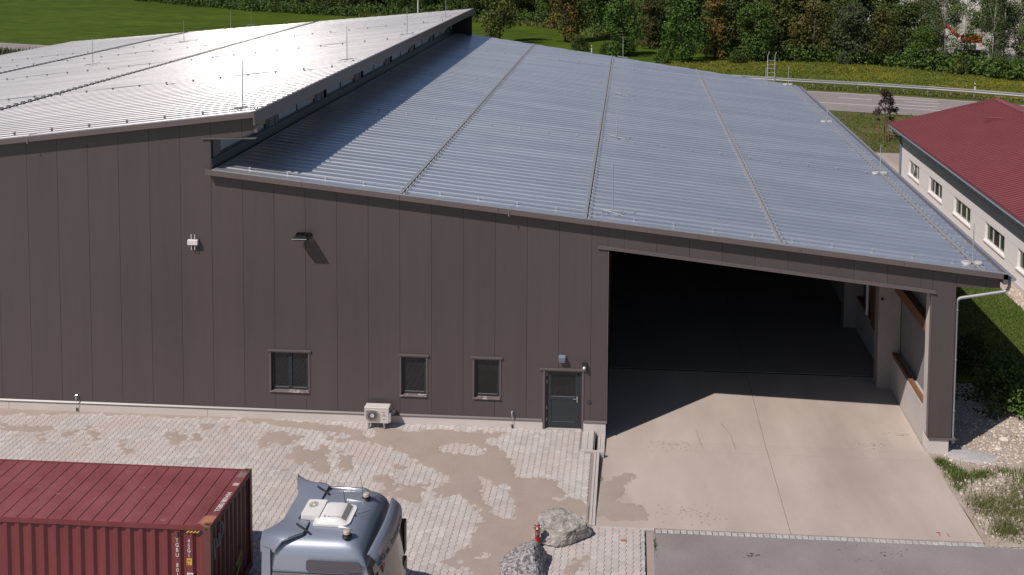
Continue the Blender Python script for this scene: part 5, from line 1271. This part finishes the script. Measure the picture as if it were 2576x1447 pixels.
def make_tree(name,key,x,y,s,label,cat='tree',group=None,sz=1.0,leaf=None):
    a,k=PROTO[key]
    t=thing(name,label,cat,(x,y,G),group)
    ck=(key,leaf.name if leaf else '')
    if ck not in CACHE:
        (V,T,lm),(tb,bm_)=treemeshes(*a,**k)
        c=quads(V,T,'crown',leaf or lm); tr=tb.build('trunk',bm_,None,smooth=True,fixn=False)
        CACHE[ck]=(c.data,tr.data); bpy.data.objects.remove(c); bpy.data.objects.remove(tr)
    c=shared(CACHE[ck][0],'crown',t); tr=shared(CACHE[ck][1],'trunk',t)
    t.scale=(s,s,s*sz); t.rotation_euler=(0,0,rng.uniform(0,6.28))
    return t
CACHE={}
proto('round_a',9,7.5,1.2,21,'round',5200,0.36,F_mid,M_bark)
proto('round_b',9,7.0,0.9,33,'round',5200,0.34,F_olive,M_bark)
proto('round_c',8.5,6.6,0.5,47,'round',5000,0.34,F_fresh,M_bark,nb=32)
proto('column_a',9,4.6,0.4,55,'column',4200,0.32,F_ochre,M_bark)
proto('tall_a',13,8.0,1.0,61,'round',6000,0.42,F_dark,M_bark,nb=34)
proto('tall_b',14,7.0,1.0,72,'column',6000,0.42,F_dark,M_bark,nb=34)
proto('cone_a',14,6.0,0.6,83,'cone',5600,0.40,F_dark,M_bark,nb=36)
proto('low_a',9,8.5,0.2,121,'dome',6200,0.38,F_dark,M_bark,nb=40)
proto('low_b',10,7.5,0.2,131,'dome',6200,0.38,F_mid,M_bark,nb=40)
proto('birch',13,5.6,2.0,91,'column',4300,0.24,F_grey,M_birch,nb=30,trunk=0.10,airy=True)
proto('bush',3.0,4.2,0.1,99,'dome',2600,0.26,F_mid,M_bark,nb=22,trunk=0.06)
# foreground trees behind the roofs
FT=[
('broadleaf_tree','round_b',1.35,113.5,1.0,1.05,None,'dense olive green tree standing alone in the meadow beyond the raised roof tip'),
('broadleaf_tree','round_b',10.6,116.5,1.0,1.1,F_ochre,'orange brown autumn tree with a leaning crown at the edge of the meadow'),
('broadleaf_tree','round_c',18.9,100.5,0.92,0.88,None,'bushy fresh green tree directly behind the top of the lower roof'),
('broadleaf_tree','column_a',22.8,109,0.80,1.0,F_brown,'brownish green narrow tree squeezed between two fresh green trees'),
('broadleaf_tree','round_c',26.4,95.5,0.88,1.08,F_fresh,'bright green tree with a low crown left of the second ochre tree'),
('broadleaf_tree','column_a',30.9,98.5,0.98,1.0,None,'ochre narrow tree at the left end of the flower meadow'),
('broadleaf_tree','round_b',43.3,98.5,0.80,1.05,F_brown,'brown green tree at the wood edge above the access ladder'),
('broadleaf_tree','column_a',41.0,98.8,0.55,0.9,F_brown,'small brown tinted tree low at the wood edge right of the ladder'),
('broadleaf_tree','round_c',55.3,92.2,0.62,0.95,F_fresh,'compact light green tree in front of the dark wood edge'),
('broadleaf_tree','round_a',47.6,96.3,0.80,1.0,F_grey,'grey green tree at the wood edge above the middle of the flower meadow'),
('broadleaf_tree','round_b',51.3,95.3,0.75,1.0,F_olive,'olive and yellow flecked tree behind the flower meadow'),
('broadleaf_tree','round_a',35.8,97.6,0.80,1.0,None,'mid green tree at the wood edge left of the access ladder'),
]
for nm,key,x,y,s,sz,lf,l in FT: make_tree(nm,key,x,y,s,l,sz=sz,leaf=lf)
# light birches on the right with the quarry showing through
BL=['pale stemmed birch with thin grey green leaves left of the orange machine','thin birch right beside the orange machine','slender birch in front of the quarry slope','birch with a bent pale trunk below the red sign','birch at the far right edge over the meadow corner','small birch at the foot of the quarry slope','tall airy birch left of the pale quarry slope','tall airy birch rising in front of the red sign']
for (x,y,s),l in zip([(57.8,92.5,0.85),(61.8,98,0.9),(64.8,93,0.95),(66.5,88.5,0.85),(69.5,88,0.9),(66.5,101,0.8),(60.2,101,1.0),(73,97,0.95)],BL):
    make_tree('birch_tree','birch',x,y,s,l,leaf=F_grey if rng.random()<.6 else F_mid)
for (x,y,s),l in zip([(62.5,90,0.8),(59.5,104,0.9),(68,94,0.85),(71.5,91.5,0.85),(70,102,0.9),(75,103,0.95)],['young birch in front of the orange machine','grey green birch farther back at the left of the quarry slope','birch between the orange machine and the right edge','rightmost birch above the end of the meadow','birch halfway up the quarry slope','birch standing under the red and white sign']):
    make_tree('birch_tree','birch',x,y,s,l,leaf=F_grey if rng.random()<.5 else F_mid)
# woodland behind: individual trees nothing tells apart
gp_='trees filling the wood behind the meadow'
wl='dark green tree standing in the closed wood beyond the fields'
keys=['tall_a','tall_b','cone_a','round_a','tall_a','round_b']
lv=[None,None,None,F_mid,F_olive,F_brown,F_mid]
def edge(x): return float(np.interp(x,[-110,-84,-71,-62,-54,-46,-39,-30,-22,-15,-4,6,16,24,33,45,54,62,75],[200,186,176,170,166,162,159,156,154,153,148,141,126,112,102,102,98,104,112]))
x=-92
while x<57:
    for row in range(3):
        xx=x+rng.uniform(-2,2); y=edge(xx)+3+row*7+rng.uniform(-1.5,2)
        s=rng.uniform(0.85,1.15)*(0.8 if row==0 else 1.05)
        make_tree('woodland_tree',rng.choice(keys if row else ['low_a','low_b']),xx,y,s,wl,group=gp_,leaf=rng.choice(lv))
    x+=5.2 if x<20 else 4.6
for (x,y) in ((72,120),(78,112),(84,118),(60,112),(64,120),(80,100),(86,104)): make_tree('woodland_tree',rng.choice(keys),x,y,rng.uniform(.7,.9),wl,group=gp_,leaf=rng.choice(lv))
# undergrowth along the wood edge: one leafy mass
bl=[]
for _ in range(520):
    x=rng.uniform(-90,64); y=edge(x)-rng.uniform(-1,2.2)*0.9
    if x>33: y=float(np.interp(x,[33,38.5,45.6,50,54,57.6,61,64],[95.6,98,96.6,95,91.6,88.8,86,82]))+rng.uniform(0,2.5)
    r_=rng.uniform(0.7,1.7); bl.append((x,y,G+r_*0.6,r_))
for _ in range(120):
    x=rng.uniform(58,78); y=float(np.interp(x,[58,61,64,70,78],[89,85,81,78,74]))+rng.uniform(0,6); r_=rng.uniform(0.6,1.5); bl.append((x,y,G+r_*0.6,r_))
V,T=leafcloud(bl,46000,0.36,5); quads(V,T,'undergrowth',F_mid,'stuff')
for (x,y,s,lf,l) in [(24.0,93.5,0.55,F_mid,'low bush between the fresh green trees behind the roof'),(13.4,105,0.6,F_dark,'dark low bush left of the roadside marker post'),(16.9,101.5,0.5,F_mid,'green bush at the foot of the large fresh green tree'),
    (58.5,88.3,0.6,F_olive,'olive bush at the meadow edge under the birches'),(61.8,85.2,0.7,F_mid,'green bush where the meadow narrows at the right'),(65.5,80.5,0.8,F_grey,'grey green bush at the far right end of the meadow'),(33.3,94.8,0.5,F_dark,'dark bush at the left corner of the flower meadow'),(46.5,95.6,0.45,F_grey,'low grey bush on the edge of the flower meadow')]:
    make_tree('shrub','bush',x,y,s,l,'shrub',leaf=lf)
# quarry slope, sign and orange machine seen through the birches
rows=[]
for i in range(26):
    q=i/25; row=[]
    for j in range(36):
        u=j/35; x=56+u*62; y=104+q*62-u*8; z=G+max(0,q-0.06)*22*min(1,0.35+u*0.9)
        z+=1.3*mnoise.fractal(Vector((x*0.09,y*0.09,2)),1,2,4)*min(1,q*4)
        row.append((x,y,z))
    rows.append(row)
b=MB(); b.grid(rows); o=b.build('quarry_slope',M_quarry,smooth=True,fixn=False); o['kind']='structure'
t=thing('excavator','orange and white machine half hidden by birches below the quarry slope','excavator',(64.3,103.3,G))
x,y=64.3,103.3
b=MB(); b.box(x-1.7,x+1.7,y-1.2,y+1.2,G+0.3,G+1.1,0.2); b.build('track_frame',M_blk,t)
b=MB(); b.box(x-0.9,x+1.1,y-1.2,y+1.2,G+2.2,G+3.1,0.2); b.build('body',M_orange,t)
b=MB(); b.box(x-1.6,x+0.3,y-1.4,y+1.0,G+1.3,G+2.15,0.1); b.build('cab',M_whiteframe,t)
b=MB(); b.tube([(x-1.5,y,G+2.8),(x-3.4,y,G+4.6),(x-4.8,y,G+2.0)],[0.3,0.25,0.15],6); b.build('arm',M_orange,t)
t=thing('site_sign','red board with white letters on the quarry slope at the upper right corner','sign',(90,150,6))
x,y=86.9,146.0; zs=6.55
b=MB(); b.box(x-4.4,x+4.6,y,y+0.3,zs-0.75,zs+0.95); b.build('board',M_sign,t)
text('ST DER',1.35,frame((x-1.2,y-0.02,zs-0.35),(1,0,0),(0,0,1)),M_text,t,ext=0.02)
b=MB(); b.box(x-0.2,x+3.4,y-0.03,y-0.005,zs-0.62,zs-0.45); b.box(x-3.9,x-3.0,y-0.03,y-0.005,zs+0.1,zs+0.6); b.build('white_bar',M_text,t)
for q in (-3.5,3.5):
    b=MB(); b.box(x+q-0.15,x+q+0.15,y+0.31,y+0.5,-1,zs+0.9); b.build('post',M_zinc2,t)
# small copper leaved tree with stakes on the verge
t=thing('young_tree','young purple leaved tree tied to three wooden stakes on the dry verge','tree',(39.8,48.0,G))
bl=[]
r_=random.Random(3)
for i in range(30):
    u=r_.random(); a=r_.random()*6.283; w_=1.15*(1-u)**0.7*(1 if u>0.1 else 0.9)
    q=w_*math.sqrt(r_.random()); bl.append((q*math.cos(a),q*math.sin(a),1.75+u*2.2,0.20+0.14*r_.random()))
V,T=leafcloud(bl,1500,0.17,8,inner=0.9); quads(V,T,'crown',F_purple,parent=t)
b=MB(); b.tube([(39.8,48,G),(39.8,48,3.4)],[0.05,0.02],6)
for i in range(8):
    q=bl[i*3]; b.tube([(39.8,48,G+q[2]*0.8),(39.8+q[0],48+q[1],G+q[2])],[0.02,0.008],4,False)
b.build('trunk',M_bark,t)
for k,(dx,dy) in enumerate(((-0.42,0.1),(0.38,0.15),(0.0,-0.4))):
    b=MB(); b.tube([(39.8+dx,48+dy,G),(39.8+dx,48+dy,1.45)],0.04,6); b.build('stake',M_wood,t)
# shrubs in the shade between the buildings
SH=[(32.9,3.3,0.52,F_mid,'sunlit green shrub at the right edge beside the gravel'),(32.1,6.2,0.38,F_dark,'dark shrub in the shade of the hall nearest the gravel'),(31.8,9.0,0.40,F_dark,'dark shrub in the shade, second behind the downpipe'),(31.9,12.0,0.42,F_olive,'branching shrub in the shade below the gutter corner'),(31.7,15.5,0.42,F_dark,'dark shrub in the shade, farther along the wall'),(33.0,6.9,0.34,F_dark,'low dark shrub near the shadow edge on the lawn'),(32.0,19.5,0.40,F_dark,'last dark shrub in the strip along the hall'),(33.8,2.0,0.40,F_fresh,'bright shrub cut by the right border of the picture')]
for x,y,s,lf,l in SH: make_tree('garden_shrub','bush',x,y,s,l,'shrub',leaf=lf)
# grass: blades as real geometry
def blades(name,pts,h,wd,m,seed,zf,lean=0.5):
    r=np.random.RandomState(seed); P=np.array(pts); n=len(P); a=r.rand(n)*6.283; hh_=h*r.uniform(.5,1.3,n)
    z=np.array([zf(x,y) for x,y in P]); dx,dy=np.cos(a),np.sin(a); L=lean*hh_*r.rand(n)
    V=np.empty((n,4,3)); w_=wd*r.uniform(.6,1.3,n)
    V[:,0]=np.stack([P[:,0]-dy*w_/2,P[:,1]+dx*w_/2,z],1); V[:,1]=np.stack([P[:,0]+dy*w_/2,P[:,1]-dx*w_/2,z],1)
    V[:,2]=np.stack([P[:,0]+dx*L+dy*w_*.15,P[:,1]+dy*L-dx*w_*.15,z+hh_],1); V[:,3]=np.stack([P[:,0]+dx*L-dy*w_*.15,P[:,1]+dy*L+dx*w_*.15,z+hh_],1)
    T=np.repeat(r.rand(n),4); return quads(V.reshape(-1,3),T,name,m,'stuff')
def clump(cx_,cy_,sx,sy,n): return [(rng.gauss(cx_,sx),rng.gauss(cy_,sy)) for _ in range(n)]
pts=[]
for (cx_,cy_,sx,sy,n) in [(29.55,-0.75,.12,.15,300),(29.72,-1.2,.15,.18,380),(29.75,-1.7,.14,.2,300),(30.15,-1.5,.3,.15,350),(30.6,-1.35,.2,.12,160),(31.9,-1.6,.4,.3,650),(29.6,-2.2,.1,.15,120),(31.2,-1.1,.2,.1,90)]: pts+=clump(cx_,cy_,sx,sy,n)
pts=[q for q in pts if q[0]>29.38]
blades('weeds',pts,0.13,0.022,F_weed,1,lambda x,y:gz(x,y)+.01,0.8)
pts=[]
for (cx_,cy_,sx,sy,n) in [(30.6,-3.4,.5,.45,1500),(30.1,-4.5,.25,.22,700),(31.4,-2.6,.5,.4,700),(29.9,-3.2,.2,.3,300),(31.5,-4.0,.5,.4,500)]: pts+=clump(cx_,cy_,sx,sy,n)
pts=[q for q in pts if q[0]>29.42 and q[1]>-5.3]
blades('straggling_grass',pts,0.15,0.014,F_blade,2,lambda x,y:gz(x,y)+.01,1.4)
pts=[(rng.uniform(33.2,36.95),rng.uniform(2.2,26)) for _ in range(26000)]
pts=[q for q in pts if q[0]>32.6]
blades('lawn_blades',pts,0.07,0.03,F_fresh,3,lambda x,y:G,0.8)
pts=[(rng.uniform(20,70),0) for _ in range(9000)]
pts=[(x,float(np.interp(x,[20,37,45,54,70],[79.5,74.6,72.8,69.4,62]))+rng.uniform(0,1.6)) for x,_ in pts]
mp=[]
while len(mp)<24000:
    x=rng.uniform(24,66); y=rng.uniform(66,97)
    lo=float(np.interp(x,[20,37,45,54,70],[80,76,74.3,71,64])); hi=edge(x) if x<33 else float(np.interp(x,[33,38.5,45.6,50,54,57.6,61,64],[95.6,98,96.6,95,91.6,88.8,86,82]))
    if lo<y<hi: mp.append((x,y))
blades('meadow_blades',mp[:15000],0.10,0.14,F_meadow,14,lambda x,y:G,0.7)
fp=[q for q in mp if mnoise.noise(Vector((q[0]*0.12,q[1]*0.35,7)))+0.25*(q[1]>88)>0.22 and rng.random()<0.28]
blades('yellow_flowers',fp,0.12,0.12,F_flower,15,lambda x,y:G+0.03,0.3)
blades('tall_roadside_grass',pts,0.2,0.10,F_blade,4,lambda x,y:G,0.6)
pts=[(x,edge(x)-rng.uniform(0.5,4)) for x in [rng.uniform(-30,22) for _ in range(5000)]]
blades('verge_blades',[(rng.uniform(33,47),rng.uniform(43.8,60)) for _ in range(9000)],0.07,0.09,F_meadow,16,lambda x,y:G,0.7)
blades('tall_meadow_grass',pts,0.7,0.14,F_blade,6,lambda x,y:G,0.5)
pts=[(x,float(np.interp(x,[-75,-56,-50],[87,83.5,82]))-abs(rng.gauss(0,3.5))) for x in [rng.uniform(-78,-48) for _ in range(7000)]]
blades('maize_field',pts,1.7,0.16,F_corn,7,lambda x,y:G,0.5)
pts=[(19.4+rng.uniform(0,.08),-2.6+rng.gauss(0,.1)) for _ in range(25)]+[(20.87+rng.uniform(0,.05),-5.75+rng.gauss(0,.14)) for _ in range(60)]
blades('joint_weeds',pts,0.07,0.012,F_fresh,9,lambda x,y:(-0.13 if x<20 else -0.03),1.0)
